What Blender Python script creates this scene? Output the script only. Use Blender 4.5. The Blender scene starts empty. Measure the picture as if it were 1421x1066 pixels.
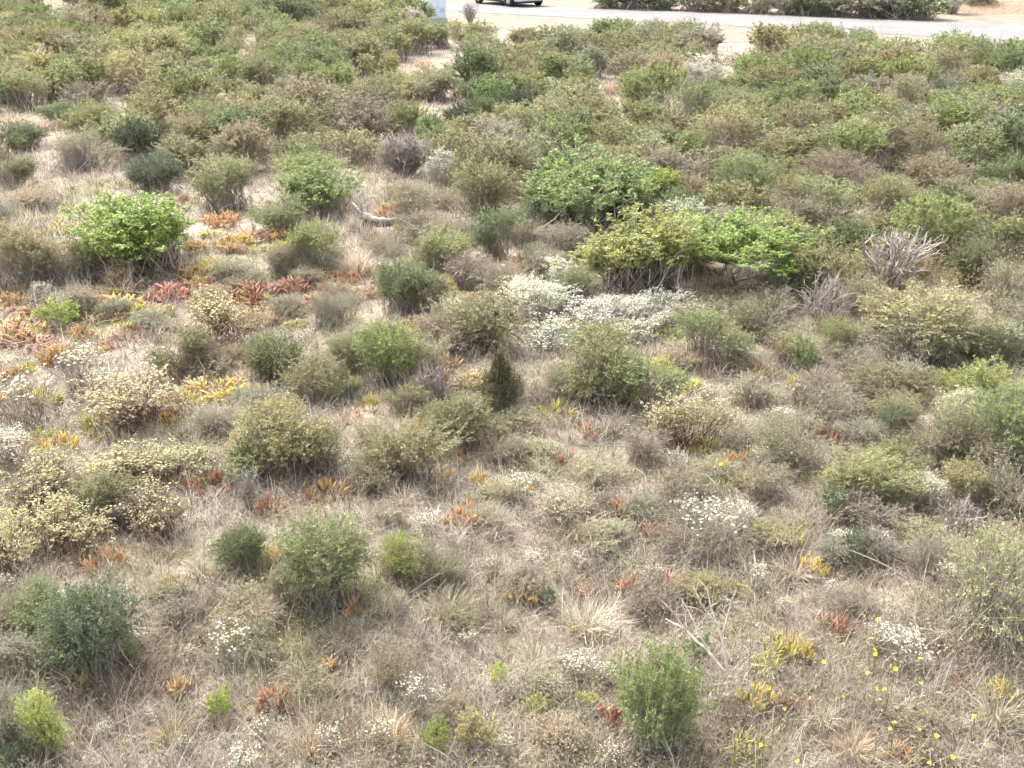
import bpy, math, random
import numpy as np
from mathutils import Vector, Matrix, Quaternion

# ------------------------------------------------------------------ camera, sky, sun, exposure
scene = bpy.context.scene
col = scene.collection
PITCH, CAM_H, FPX, IW, IH = math.radians(23.2), 3.6, 1500.0, 1421.0, 1066.0
cam_data = bpy.data.cameras.new('camera')
cam_data.sensor_width = 36.0
cam_data.lens = 36.0 * FPX / IW
cam_data.clip_end = 2000
cam = bpy.data.objects.new('camera', cam_data)
cam.location = (0, 0, CAM_H)
cam.rotation_euler = (math.pi / 2 - PITCH, 0, 0)
col.objects.link(cam)
scene.camera = cam

SUN_EL, SUN_AZ = math.radians(52), math.radians(-35)      # high and behind the thin cloud, over the road side
world = bpy.data.worlds.new('World')
scene.world = world
world.use_nodes = True
wn, wl = world.node_tree.nodes, world.node_tree.links
bg = wn['Background']
sky = wn.new('ShaderNodeTexSky')
sky.sky_type = 'NISHITA'
sky.sun_disc = False
sky.sun_elevation = SUN_EL
sky.sun_rotation = SUN_AZ
sky.dust_density = 4.0
sky.air_density = 1.0
hs = wn.new('ShaderNodeHueSaturation')
hs.inputs['Saturation'].default_value = 0.35            # thin white cloud over the whole sky
wl.new(sky.outputs[0], hs.inputs['Color'])
wl.new(hs.outputs[0], bg.inputs['Color'])
bg.inputs['Strength'].default_value = 0.15
sun_d = bpy.data.lights.new('sun', 'SUN')
sun_d.energy = 1.4
sun_d.angle = math.radians(24)
sun_d.color = (1.0, 0.97, 0.92)
sun = bpy.data.objects.new('sun', sun_d)
d = Vector((math.sin(SUN_AZ) * math.cos(SUN_EL), math.cos(SUN_AZ) * math.cos(SUN_EL), math.sin(SUN_EL)))
sun.rotation_euler = (-d).to_track_quat('-Z', 'Y').to_euler()
sun.location = (0, 0, 30)
col.objects.link(sun)
vs = scene.view_settings
vs.view_transform, vs.look, vs.gamma, vs.use_curve_mapping = 'Standard', 'None', 1.0, False
vs.exposure = 1.97
scene.cycles.max_bounces = 4
scene.cycles.diffuse_bounces = 3
scene.cycles.caustics_reflective = scene.cycles.caustics_refractive = False
scene.cycles.transparent_max_bounces = 4
scene.cycles.use_denoising = True
scene.cycles.use_adaptive_sampling = True
scene.cycles.adaptive_threshold = 0.04
scene.cycles.adaptive_min_samples = 16

# ------------------------------------------------------------------ ground shape and placing
def hgt(x, y):
    """gentle lumps in the near field, flat towards the road"""
    f = np.clip((30.0 - y) / 14.0, 0, 1)
    return f * (0.045 * np.sin(x * 0.9 + 1.3) * np.cos(y * 0.7) + 0.03 * np.sin(x * 2.3 + y * 1.7) + 0.022 * np.cos(y * 3.1 - x * 1.1))

def at_np(px, py):
    px = np.asarray(px, float); py = np.asarray(py, float)
    u = (px - IW / 2) / FPX; v = (py - IH / 2) / FPX
    dx = u; dy = math.cos(PITCH) - v * math.sin(PITCH); dz = -math.sin(PITCH) - v * math.cos(PITCH)
    dz = np.minimum(dz, -0.01)
    z = np.zeros_like(px)
    for _ in range(4):
        t = (z - CAM_H) / dz
        x, y = dx * t, dy * t
        z = hgt(x, y)
    return x, y, z, FPX / t          # world point and pixels per metre there (t = depth along the axis)

def at(px, py):
    x, y, z, s = at_np(np.array([px]), np.array([py]))
    return float(x[0]), float(y[0]), float(z[0]), float(s[0])

def depression(y_world):
    return math.atan2(CAM_H, y_world)

# ------------------------------------------------------------------ materials
def new_mat(name):
    m = bpy.data.materials.new(name)
    m.use_nodes = True
    n, l = m.node_tree.nodes, m.node_tree.links
    n.clear()
    return m, n, l

def ramp(n, stops):
    r = n.new('ShaderNodeValToRGB')
    el = r.color_ramp.elements
    while len(el) > 1: el.remove(el[-1])
    el[0].position, el[0].color = stops[0][0], (*stops[0][1], 1)
    for p, c in stops[1:]:
        e = el.new(p); e.color = (*c, 1)
    return r

def leaf_mat(name, trans=0.35, vary=0.5, second=(1.25, 0.95, 0.7), rough=0.6, spec=0.25, hue=(0.465, 0.525)):
    """leaf colour comes from the plant's own object colour, each leaf a little different"""
    m, n, l = new_mat(name)
    oi = n.new('ShaderNodeObjectInfo'); ge = n.new('ShaderNodeNewGeometry'); tc = n.new('ShaderNodeTexCoord')
    nz = n.new('ShaderNodeTexNoise'); nz.inputs['Scale'].default_value = 5.0; nz.inputs['Detail'].default_value = 2
    l.new(tc.outputs['Object'], nz.inputs['Vector'])
    mr = n.new('ShaderNodeMapRange'); mr.inputs['From Min'].default_value = 0.4; mr.inputs['From Max'].default_value = 0.65
    l.new(nz.outputs['Fac'], mr.inputs['Value'])
    tint = n.new('ShaderNodeMix'); tint.data_type = 'RGBA'; tint.blend_type = 'MULTIPLY'
    tint.inputs['B'].default_value = (*second, 1)
    l.new(mr.outputs[0], tint.inputs['Factor']); l.new(oi.outputs['Color'], tint.inputs['A'])
    hv = n.new('ShaderNodeHueSaturation')
    mv = n.new('ShaderNodeMapRange'); mv.inputs['To Min'].default_value = 1 - vary; mv.inputs['To Max'].default_value = 1 + vary
    l.new(ge.outputs['Random Per Island'], mv.inputs['Value'])
    l.new(mv.outputs[0], hv.inputs['Value'])
    w = n.new('ShaderNodeTexWhiteNoise'); w.noise_dimensions = '1D'
    l.new(ge.outputs['Random Per Island'], w.inputs['W'])
    mh = n.new('ShaderNodeMapRange'); mh.inputs['To Min'].default_value, mh.inputs['To Max'].default_value = hue
    l.new(w.outputs['Value'], mh.inputs['Value']); l.new(mh.outputs[0], hv.inputs['Hue'])
    l.new(tint.outputs['Result'], hv.inputs['Color'])
    p = n.new('ShaderNodeBsdfPrincipled')
    p.inputs['Roughness'].default_value = rough; p.inputs['Specular IOR Level'].default_value = spec
    l.new(hv.outputs[0], p.inputs['Base Color'])
    tr = n.new('ShaderNodeBsdfTranslucent'); l.new(hv.outputs[0], tr.inputs['Color'])
    mx = n.new('ShaderNodeMixShader'); mx.inputs[0].default_value = trans
    l.new(p.outputs[0], mx.inputs[1]); l.new(tr.outputs[0], mx.inputs[2])
    o = n.new('ShaderNodeOutputMaterial'); l.new(mx.outputs[0], o.inputs[0])
    return m

def island_mat(name, stops, rough=0.85, trans=0.0, noise_scale=0.0, noise_mul=(1, 1, 1), use_col=False):
    """each loose blade / twig picks its own colour from a ramp"""
    m, n, l = new_mat(name)
    ge = n.new('ShaderNodeNewGeometry')
    r = ramp(n, stops); l.new(ge.outputs['Random Per Island'], r.inputs['Fac'])
    c = r.outputs['Color']
    if use_col:
        oi = n.new('ShaderNodeObjectInfo')
        mm = n.new('ShaderNodeMix'); mm.data_type = 'RGBA'; mm.blend_type = 'MULTIPLY'; mm.inputs['Factor'].default_value = 1
        l.new(c, mm.inputs['A']); l.new(oi.outputs['Color'], mm.inputs['B']); c = mm.outputs['Result']
    if noise_scale:
        tc = n.new('ShaderNodeTexCoord'); nz = n.new('ShaderNodeTexNoise')
        nz.inputs['Scale'].default_value = noise_scale; nz.inputs['Detail'].default_value = 3
        l.new(tc.outputs['Object'], nz.inputs['Vector'])
        mr = n.new('ShaderNodeMapRange'); mr.inputs['From Min'].default_value = 0.42; mr.inputs['From Max'].default_value = 0.6
        l.new(nz.outputs['Fac'], mr.inputs['Value'])
        mm = n.new('ShaderNodeMix'); mm.data_type = 'RGBA'; mm.blend_type = 'MULTIPLY'
        mm.inputs['B'].default_value = (*noise_mul, 1)
        l.new(mr.outputs[0], mm.inputs['Factor']); l.new(c, mm.inputs['A']); c = mm.outputs['Result']
    p = n.new('ShaderNodeBsdfPrincipled'); p.inputs['Roughness'].default_value = rough
    p.inputs['Specular IOR Level'].default_value = 0.2
    l.new(c, p.inputs['Base Color'])
    o = n.new('ShaderNodeOutputMaterial')
    if trans:
        tr = n.new('ShaderNodeBsdfTranslucent'); l.new(c, tr.inputs['Color'])
        mx = n.new('ShaderNodeMixShader'); mx.inputs[0].default_value = trans
        l.new(p.outputs[0], mx.inputs[1]); l.new(tr.outputs[0], mx.inputs[2]); l.new(mx.outputs[0], o.inputs[0])
    else:
        l.new(p.outputs[0], o.inputs[0])
    return m

def noise_mat(name, stops, scale=2.0, detail=8, rough=0.9, bump=0.0, fine=0.0, metal=0.0, spec=0.3):
    m, n, l = new_mat(name)
    tc = n.new('ShaderNodeTexCoord'); nz = n.new('ShaderNodeTexNoise')
    nz.inputs['Scale'].default_value = scale; nz.inputs['Detail'].default_value = detail; nz.inputs['Roughness'].default_value = 0.62
    l.new(tc.outputs['Object'], nz.inputs['Vector'])
    r = ramp(n, stops); l.new(nz.outputs['Fac'], r.inputs['Fac'])
    c = r.outputs['Color']
    if fine:
        n2 = n.new('ShaderNodeTexNoise'); n2.inputs['Scale'].default_value = fine; n2.inputs['Detail'].default_value = 4
        l.new(tc.outputs['Object'], n2.inputs['Vector'])
        mr = n.new('ShaderNodeMapRange'); mr.inputs['From Min'].default_value = 0.3; mr.inputs['From Max'].default_value = 0.7
        mr.inputs['To Min'].default_value = 0.6; mr.inputs['To Max'].default_value = 1.3
        l.new(n2.outputs['Fac'], mr.inputs['Value'])
        mm = n.new('ShaderNodeMix'); mm.data_type = 'RGBA'; mm.blend_type = 'MULTIPLY'; mm.inputs['Factor'].default_value = 1
        l.new(c, mm.inputs['A']); l.new(mr.outputs[0], mm.inputs['B']); c = mm.outputs['Result']
    p = n.new('ShaderNodeBsdfPrincipled'); p.inputs['Roughness'].default_value = rough; p.inputs['Metallic'].default_value = metal
    p.inputs['Specular IOR Level'].default_value = spec
    l.new(c, p.inputs['Base Color'])
    if bump:
        b = n.new('ShaderNodeBump'); b.inputs['Strength'].default_value = bump; b.inputs['Distance'].default_value = 0.02
        l.new(nz.outputs['Fac'], b.inputs['Height']); l.new(b.outputs[0], p.inputs['Normal'])
    o = n.new('ShaderNodeOutputMaterial'); l.new(p.outputs[0], o.inputs[0])
    return m

def straw_mat(name, stops, *a):
    m = island_mat(name, stops, *a)
    n, l = m.node_tree.nodes, m.node_tree.links
    p = next(q for q in n if q.type == 'BSDF_PRINCIPLED'); src = p.inputs['Base Color'].links[0].from_socket
    tc = n.new('ShaderNodeTexCoord')
    for sc_, lo, hi, mul, seed in ((.55, .5, .66, (.90, .86, .82), 3.0), (.8, .54, .66, (.80, .90, .60), 17.0), (2.6, .5, .64, (.62, .58, .56), 31.0)):
        mp = n.new('ShaderNodeMapping'); mp.inputs['Location'].default_value = (seed, seed * 2, 0)
        nz = n.new('ShaderNodeTexNoise'); nz.inputs['Scale'].default_value = sc_; nz.inputs['Detail'].default_value = 4
        l.new(tc.outputs['Object'], mp.inputs['Vector']); l.new(mp.outputs[0], nz.inputs['Vector'])
        mr = n.new('ShaderNodeMapRange'); mr.inputs['From Min'].default_value = lo; mr.inputs['From Max'].default_value = hi
        l.new(nz.outputs['Fac'], mr.inputs['Value'])
        mm = n.new('ShaderNodeMix'); mm.data_type = 'RGBA'; mm.blend_type = 'MULTIPLY'; mm.inputs['B'].default_value = (*mul, 1)
        l.new(mr.outputs[0], mm.inputs['Factor']); l.new(src, mm.inputs['A']); src = mm.outputs['Result']
    for q in list(n):
        if q.type == 'BSDF_PRINCIPLED': l.new(src, q.inputs['Base Color'])
        if q.type == 'BSDF_TRANSLUCENT': l.new(src, q.inputs['Color'])
    return m
M = {}
M['leaf'] = leaf_mat('leaf_small', 0.42, 0.45, (1.08, 0.98, 0.92), hue=(0.472, 0.512))
M['leafy'] = leaf_mat('leaf_broad', 0.42, 0.4, (1.12, 1.02, 0.8), 0.5, 0.3, (0.475, 0.515))
M['silver'] = leaf_mat('leaf_silver', 0.25, 0.25, (0.85, 0.9, 0.85), 0.9, 0.1)
M['cream'] = leaf_mat('leaf_cream', 0.4, 0.3, (1.0, 0.9, 0.8), 0.9, 0.1, (0.49, 0.515))
M['stem'] = island_mat('stem_bark', [(0, (0.15, 0.125, 0.105)), (0.5, (0.31, 0.265, 0.225)), (1, (0.50, 0.44, 0.375))])
M['stem_red'] = island_mat('stem_reddish', [(0, (0.11, 0.06, 0.05)), (0.6, (0.22, 0.12, 0.10)), (1, (0.34, 0.26, 0.21))])
M['stem_grey'] = island_mat('stem_bleached', [(0, (0.22, 0.19, 0.165)), (0.6, (0.38, 0.335, 0.29)), (1, (0.54, 0.49, 0.43))])
M['head'] = island_mat('cream_petals', [(0, (0.60, 0.52, 0.34)), (0.5, (0.78, 0.72, 0.52)), (1, (0.85, 0.82, 0.70))], 0.8, 0.2, use_col=True)
M['straw'] = straw_mat('straw', [(0, (0.16, 0.135, 0.11)), (0.2, (0.34, 0.295, 0.24)), (0.45, (0.57, 0.51, 0.415)), (1, (0.82, 0.765, 0.655))], 0.8, 0.4, 1.3, (0.78, 0.73, 0.69))
M['tuft'] = island_mat('tuft_straw', [(0, (0.36, 0.28, 0.21)), (0.5, (0.56, 0.475, 0.365)), (1, (0.74, 0.66, 0.53))], 0.8, 0.25, use_col=True)
M['twig'] = island_mat('dead_twig', [(0, (0.15, 0.125, 0.10)), (0.5, (0.34, 0.295, 0.25)), (1, (0.60, 0.54, 0.46))])
M['litter'] = island_mat('leaf_litter', [(0, (0.12, 0.09, 0.07)), (0.5, (0.27, 0.20, 0.155)), (0.85, (0.36, 0.24, 0.18)), (1, (0.48, 0.41, 0.34))], 0.9)
M['fig'] = leaf_mat('succulent_leaf', 0.4, 0.25, (1.0, 0.92, 0.88), 0.5, 0.3, (0.485, 0.525))
M['ground'] = noise_mat('soil_and_litter', [(0.25, (0.13, 0.105, 0.083)), (0.45, (0.24, 0.20, 0.155)), (0.6, (0.34, 0.285, 0.22)), (0.8, (0.46, 0.39, 0.30))], 1.3, 10, 0.95, 0.8, 38)
M['verge'] = noise_mat('dry_verge', [(0.3, (0.17, 0.137, 0.10)), (0.55, (0.235, 0.195, 0.145)), (0.8, (0.30, 0.26, 0.20))], 1.1, 8, 0.95, 0.4, 9)
M['sand'] = noise_mat('orange_sand', [(0.3, (0.22, 0.155, 0.10)), (0.55, (0.28, 0.20, 0.13)), (0.8, (0.33, 0.255, 0.18))], 0.7, 8, 0.95, 0.4, 7)
M['road'] = noise_mat('worn_asphalt', [(0.3, (0.16, 0.155, 0.147)), (0.55, (0.195, 0.189, 0.18)), (0.85, (0.23, 0.223, 0.212))], 0.5, 8, 0.9, 0.15, 14)

# ------------------------------------------------------------------ mesh building (numpy)
def mk_mesh(name, verts, faces, mats, midx=None, smooth=False):
    """faces: (n,3) or (n,4) int array"""
    me = bpy.data.meshes.new(name)
    verts = np.asarray(verts, np.float32); faces = np.asarray(faces, np.int32)
    k = faces.shape[1]
    me.vertices.add(len(verts)); me.vertices.foreach_set('co', verts.ravel())
    me.loops.add(faces.size); me.loops.foreach_set('vertex_index', faces.ravel())
    me.polygons.add(len(faces))
    me.polygons.foreach_set('loop_start', np.arange(0, faces.size, k, dtype=np.int32))
    me.polygons.foreach_set('loop_total', np.full(len(faces), k, np.int32))
    if midx is not None: me.polygons.foreach_set('material_index', np.asarray(midx, np.int32))
    if smooth: me.polygons.foreach_set('use_smooth', np.ones(len(faces), bool))
    for m in mats: me.materials.append(m)
    me.update(calc_edges=True)
    return me

def unit(v):
    return v / np.maximum(np.linalg.norm(v, axis=-1, keepdims=True), 1e-9)

def perp(dirs, rng):
    r = rng.normal(size=dirs.shape)
    return unit(np.cross(dirs, r))

def leaf_geo(p, dirs, L, W, rng, tri=False):
    """rhombic (or triangular) leaves from p along dirs"""
    side = perp(dirs, rng)
    L = np.asarray(L)[:, None]; W = np.asarray(W)[:, None]
    n = len(p)
    if tri:
        v = np.stack([p - side * W * .5, p + side * W * .5, p + dirs * L], 1).reshape(-1, 3)
        return v, np.arange(3 * n).reshape(n, 3)
    mid = p + dirs * L * .5
    v = np.stack([p, mid + side * W * .5, p + dirs * L, mid - side * W * .5], 1).reshape(-1, 3)
    b = np.arange(n)[:, None] * 4
    return v, np.concatenate([b + [0, 1, 2], b + [0, 2, 3]], 1).reshape(-1, 3)

def tube_geo(paths, r0, r1, sides=3):
    """paths (n,k,3) -> thin tapered tubes"""
    n, k, _ = paths.shape
    t = np.linspace(0, 1, k)
    rad = np.asarray(r0).reshape(-1, 1) * (1 - t) + np.asarray(r1).reshape(-1, 1) * t
    d = unit(np.gradient(paths, axis=1))
    up = np.where(np.abs(d[..., 2:3]) > .9, np.array([1., 0, 0]), np.array([0, 0, 1.]))
    a = unit(np.cross(d, up)); b = np.cross(d, a)
    ang = np.arange(sides) * 2 * math.pi / sides
    ring = paths[:, :, None] + rad[:, :, None, None] * (a[:, :, None] * np.cos(ang)[:, None] + b[:, :, None] * np.sin(ang)[:, None])
    v = ring.reshape(-1, 3)
    f = []
    base = (np.arange(n) * k * sides)[:, None]
    for j in range(k - 1):
        for s in range(sides):
            s2 = (s + 1) % sides
            q = [j * sides + s, j * sides + s2, (j + 1) * sides + s2, (j + 1) * sides + s]
            f.append(base + [q[0], q[1], q[2]]); f.append(base + [q[0], q[2], q[3]])
    return v, np.stack(f, 1).reshape(-1, 3)

def bez(a, c, b, k):
    t = np.linspace(0, 1, k)[None, :, None]
    return a[:, None] * (1 - t) ** 2 + 2 * c[:, None] * t * (1 - t) + b[:, None] * t ** 2

def shrub_skeleton(rng, twigs, cb, fill, lump, spread=0.07, cone=False, lobes=1):
    az = rng.uniform(0, 2 * math.pi, twigs)
    ct = rng.uniform(-0.45, 1.0, twigs)
    st = np.sqrt(1 - np.minimum(ct, .9999) ** 2)
    dirs = np.stack([np.cos(az) * st, np.sin(az) * st, ct], 1)
    bumps = unit(rng.normal(size=(9, 3)) * [1, 1, .8] + [0, 0, .35])
    g = np.exp(-((1 - dirs @ bumps.T) / 0.10)).max(1)
    rad = 1 - lump + lump * g + rng.normal(0, .06, twigs) + (rng.uniform(0, 1, twigs) < .07) * rng.uniform(.05, .22, twigs)
    r = rng.uniform(fill, 1, twigs) ** .5 * rad
    zc, rz = (1 + cb) / 2, (1 - cb) / 2
    tips = np.stack([dirs[:, 0] * .5 * r, dirs[:, 1] * .5 * r, zc + dirs[:, 2] * rz * r], 1)
    off = np.zeros((twigs, 2))
    if lobes > 1:      # several unequal lobes grown into one another
        j = rng.integers(0, lobes, twigs)
        la = np.arange(lobes) * 2 * math.pi / lobes + rng.normal(0, .5, lobes); lr = rng.uniform(.10, .34, lobes)
        cj = np.stack([np.cos(la) * lr, np.sin(la) * lr, rng.uniform(-.26, .06, lobes)], 1)
        cj[0] = [rng.normal(0, .06), rng.normal(0, .06), .04]
        sc_ = rng.uniform(.42, .72, lobes); sc_[0] = rng.uniform(.62, .8)
        tips = (tips - [0, 0, zc]) * (sc_[j][:, None] * [1, 1, 1.08]) + [0, 0, zc] + cj[j]
        tips[:, 2] -= tips[:, 2].max() - 1.0
        tips[:, 2] = np.maximum(tips[:, 2], rng.uniform(.03, .12, twigs))
        tips[:, :2] *= .48 / np.quantile(np.abs(tips[:, :2]).max(1), .97)
        off = cj[j, :2] * .45
    if cone:
        k = np.clip(1.15 - tips[:, 2:3], .12, 1); tips[:, :2] *= k
    base = np.stack([rng.normal(0, spread, twigs) + off[:, 0], rng.normal(0, spread, twigs) + off[:, 1], np.full(twigs, -0.03)], 1)
    ctrl = base * .5 + tips * .5
    ctrl[:, :2] = base[:, :2] * .45 + tips[:, :2] * .55 + rng.normal(0, .03, (twigs, 2))
    ctrl[:, 2] -= .02
    return base, ctrl, tips, np.array([0, 0, zc - rz * .35])

def shrub_parts(seed, twigs=150, sprigs=3, lps=11, ll=.045, lw=.013, cb=.3, fill=.35, lump=.28, sl=.13, r0=.009,
                tri=False, t0=.55, rosette=.8, cone=False, kstem=5, up=.35, spread=.07, limbs=0, node_z=(.10, .34), lobes=1):
    rng = np.random.default_rng(seed)
    base, ctrl, tips, cen = shrub_skeleton(rng, twigs, cb, fill, lump, spread, cone, lobes)
    if limbs:        # a few forking limbs carry the twigs
        la = np.arange(limbs) * 2 * math.pi / limbs + rng.normal(0, .35, limbs)
        lr = rng.uniform(.06, .30, limbs); nodes = np.stack([np.cos(la) * lr, np.sin(la) * lr, rng.uniform(*node_z, limbs)], 1)
        who = np.argmin(((tips[:, None] - nodes[None] * [1.5, 1.5, 1.3]) ** 2).sum(2) + rng.uniform(0, .02, (twigs, limbs)), 1)
        base = nodes[who]
        ctrl = base * .5 + tips * .5 + rng.normal(0, .03, tips.shape)
        l0 = np.stack([rng.normal(0, .03, limbs), rng.normal(0, .03, limbs), np.full(limbs, -.03)], 1)
        lp_ = bez(l0, (l0 + nodes) / 2 + rng.normal(0, .035, nodes.shape), nodes, 6)
        lgv, lgf = tube_geo(lp_, rng.uniform(1.5, 2.4, limbs) * r0, np.full(limbs, r0 * 1.1), 5)
    stems = bez(base, ctrl, tips, kstem)
    stems[:, 1:-1] += rng.normal(0, .012, stems[:, 1:-1].shape)
    sv, sf = tube_geo(stems, rng.uniform(.5, 1.3, twigs) * r0, np.full(twigs, r0 * .22))
    if limbs: sf = np.concatenate([sf, lgf + len(sv)]); sv = np.concatenate([sv, lgv])
    # leafy sprigs along the outer part of each twig
    ti = np.repeat(np.arange(twigs), sprigs)
    t = rng.uniform(t0, 1, len(ti))
    t[::sprigs] = rng.uniform(.9, 1, twigs)
    tt = t[:, None]
    P = base[ti] * (1 - tt) ** 2 + 2 * ctrl[ti] * tt * (1 - tt) + tips[ti] * tt ** 2
    out = unit(P - cen)
    sd = unit(out * .7 + unit(rng.normal(size=P.shape)) * .6 + [0, 0, up])
    SL = sl * rng.uniform(.4, 1.5, len(ti))
    li = np.repeat(np.arange(len(ti)), lps)
    q = rng.uniform(0, 1, len(li)) ** .8
    lp = P[li] + sd[li] * (q * SL[li])[:, None]
    ld = unit(sd[li] * (1 - rosette * .5) + unit(rng.normal(size=lp.shape)) * rosette)
    L = ll * rng.uniform(.55, 1.2, len(li))
    lv, lf = leaf_geo(lp, ld, L, L * (lw / ll), rng, tri)
    # thin side twigs carrying the sprigs
    tw = np.stack([P - sd * .01, P + sd * SL[:, None]], 1)
    tv, tf = tube_geo(tw, np.full(len(ti), r0 * .28), np.full(len(ti), r0 * .15)) if not tri else (np.zeros((0, 3)), np.zeros((0, 3), int))
    return (lv, lf), (np.concatenate([sv, tv]), np.concatenate([sf, tf + len(sv)])), tips, rng

def head_geo(rng, tips, n_per, size, spread, flat=.45):
    """little flattened flower heads, clustered round the tips"""
    ti = np.repeat(np.arange(len(tips)), n_per)
    c = tips[ti] + rng.normal(0, 1, (len(ti), 3)) * [spread, spread, spread * .35]
    s = size * rng.uniform(.6, 1.25, len(ti))
    k = 6
    ang = np.arange(k) * 2 * math.pi / k
    ring = np.stack([np.cos(ang), np.sin(ang), np.zeros(k)], 1)
    tilt = unit(np.stack([rng.normal(0, .35, len(ti)), rng.normal(0, .35, len(ti)) , np.ones(len(ti))], 1))
    a = unit(np.cross(tilt, np.array([1., .1, 0]))); b = np.cross(tilt, a)
    rv = c[:, None] + s[:, None, None] * (a[:, None] * ring[None, :, :1] + b[:, None] * ring[None, :, 1:2])
    topv = c + tilt * (s * flat)[:, None]; botv = c - tilt * (s * flat)[:, None]
    v = np.concatenate([rv, topv[:, None], botv[:, None]], 1).reshape(-1, 3)
    f = []
    for j in range(k):
        j2 = (j + 1) % k
        f += [[j, j2, k], [j2, j, k + 1]]
    f = (np.arange(len(ti)) * (k + 2))[:, None, None] + np.array(f)[None]
    return v, f.reshape(-1, 3)

def blade_geo(p, az, lean, L, W, curve, rng):
    """curved tapering blades: 5 verts, 3 triangles each"""
    h = np.stack([np.cos(az), np.sin(az), np.zeros_like(az)], 1)
    upv = np.array([0, 0, 1.])
    d1 = h * np.sin(lean)[:, None] + upv * np.cos(lean)[:, None]
    l2 = np.minimum(lean + curve, 1.75)
    d2 = h * np.sin(l2)[:, None] + upv * np.cos(l2)[:, None]
    m = p + d1 * (L * .5)[:, None]; e = m + d2 * (L * .5)[:, None]
    e[:, 2] = np.maximum(e[:, 2], p[:, 2] + .004)
    a2 = az + math.pi / 2 + rng.normal(0, .7, len(az))
    s = np.stack([np.cos(a2), np.sin(a2), rng.normal(0, .3, len(az))], 1) * (W * .5)[:, None]
    v = np.stack([p - s, p + s, m - s * .8, m + s * .8, e], 1).reshape(-1, 3)
    b = (np.arange(len(az)) * 5)[:, None]
    f = np.concatenate([b + [0, 1, 3], b + [0, 3, 2], b + [2, 3, 4]], 1).reshape(-1, 3)
    return v, f

# ------------------------------------------------------------------ object helpers
def link(o, parent=None):
    col.objects.link(o)
    if parent: o.parent = parent
    return o
def mesh_obj(name, me, parent=None, color=None):
    o = bpy.data.objects.new(name, me)
    if color is not None: o.color = (*color, 1)
    return link(o, parent)
def empty(name, loc=(0, 0, 0), rz=0):
    o = bpy.data.objects.new(name, None)
    o.empty_display_size = .1; o.location = loc; o.rotation_euler = (0, 0, rz)
    return link(o)
def tag(o, label=None, cat=None, group=None, kind=None):
    if label: o['label'] = label
    if cat: o['category'] = cat
    if group: o['group'] = group
    if kind: o['kind'] = kind
    return o

# ------------------------------------------------------------------ the setting: ground, verge, road, sand
xs = np.unique(np.concatenate([np.linspace(-400, -40, 19), np.linspace(-40, -12, 29), np.linspace(-12, 12, 161), np.linspace(12, 40, 29), np.linspace(40, 400, 19)]))
ys = np.unique(np.concatenate([np.linspace(-40, 2, 15), np.linspace(2, 14, 121), np.linspace(14, 32, 91), np.linspace(32, 70, 39), np.linspace(70, 900, 30)]))
X, Y = np.meshgrid(xs, ys)
V = np.stack([X.ravel(), Y.ravel(), hgt(X, Y).ravel()], 1)
nx, ny = len(xs), len(ys)
I = np.arange(nx * ny).reshape(ny, nx)
F = np.stack([I[:-1, :-1], I[:-1, 1:], I[1:, 1:], I[1:, :-1]], -1).reshape(-1, 4)
tag(mesh_obj('ground', mk_mesh('ground', V, F, [M['ground']], smooth=True)), kind='structure')

def edge_pt(px, py):
    x, y, z, s = at(px, py); return np.array([x, y])
fa, fb = edge_pt(700, 8.0), edge_pt(1421, 35)          # far edge of the road
na, nb = edge_pt(700, 20.0), edge_pt(1421, 58)         # near edge
def strip(name, a0, a1, b0, b1, z, mat, n=60, wob=0.0, ext=3.0, seed=1):
    rng = np.random.default_rng(seed)
    t = np.linspace(-ext, 1 + ext, n)[:, None]
    A = a0 + (a1 - a0) * t; B = b0 + (b1 - b0) * t
    A = A + rng.normal(0, wob, A.shape); B = B + rng.normal(0, wob, B.shape)
    v = np.concatenate([np.c_[A, np.full(n, z)], np.c_[B, np.full(n, z)]])
    i = np.arange(n - 1)
    f = np.stack([i, i + 1, n + i + 1, n + i], 1)[:, ::-1]
    return tag(mesh_obj(name, mk_mesh(name, v, f, [mat])), kind='structure')
rd = (fb - fa) / np.linalg.norm(fb - fa); rn = np.array([rd[1], -rd[0]])      # along the road, towards the camera
nb = na + rd * np.dot(nb - na, rd) + rn * (np.dot(nb - na, rn))
strip('verge', fa - rn * 6, fb - rn * 5, na + rn * 7, nb + rn * 4.5, 0.006, M['verge'], 60, .5, seed=4)
strip('road', fa, fb, na, nb, 0.016, M['road'], 60, .03, seed=2)
# low sandy bank beyond the road
def mound(name, cx, cy, rx, ry, h, mat, seed, rz=0.0):
    rng = np.random.default_rng(seed)
    n = 40
    g = np.linspace(-1, 1, n); gx, gy = np.meshgrid(g, g)
    r = np.sqrt(gx ** 2 + gy ** 2)
    z = h * np.clip(1 - r ** 2, -.15, 1) * (1 + .25 * np.sin(gx * 5 + gy * 3) + .1 * np.cos(gx * 11)) - .01
    c, s = math.cos(rz), math.sin(rz)
    wx = cx + gx * rx * c - gy * ry * s; wy = cy + gx * rx * s + gy * ry * c
    Ii = np.arange(n * n).reshape(n, n)
    f = np.stack([Ii[:-1, :-1], Ii[:-1, 1:], Ii[1:, 1:], Ii[1:, :-1]], -1).reshape(-1, 4)
    return tag(mesh_obj(name, mk_mesh(name, np.stack([wx.ravel(), wy.ravel(), z.ravel()], 1), f, [mat], smooth=True)), kind='structure')
p = at(1390, 20); mound('sand_bank', p[0] + 2, p[1] + 4, 9, 4.5, .75, M['sand'], 3, math.atan2(rd[1], rd[0]))
p = at(80, 4); mound('sand_patch', p[0], p[1] + 4, 3.0, 5, .55, M['sand'], 5)

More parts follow.
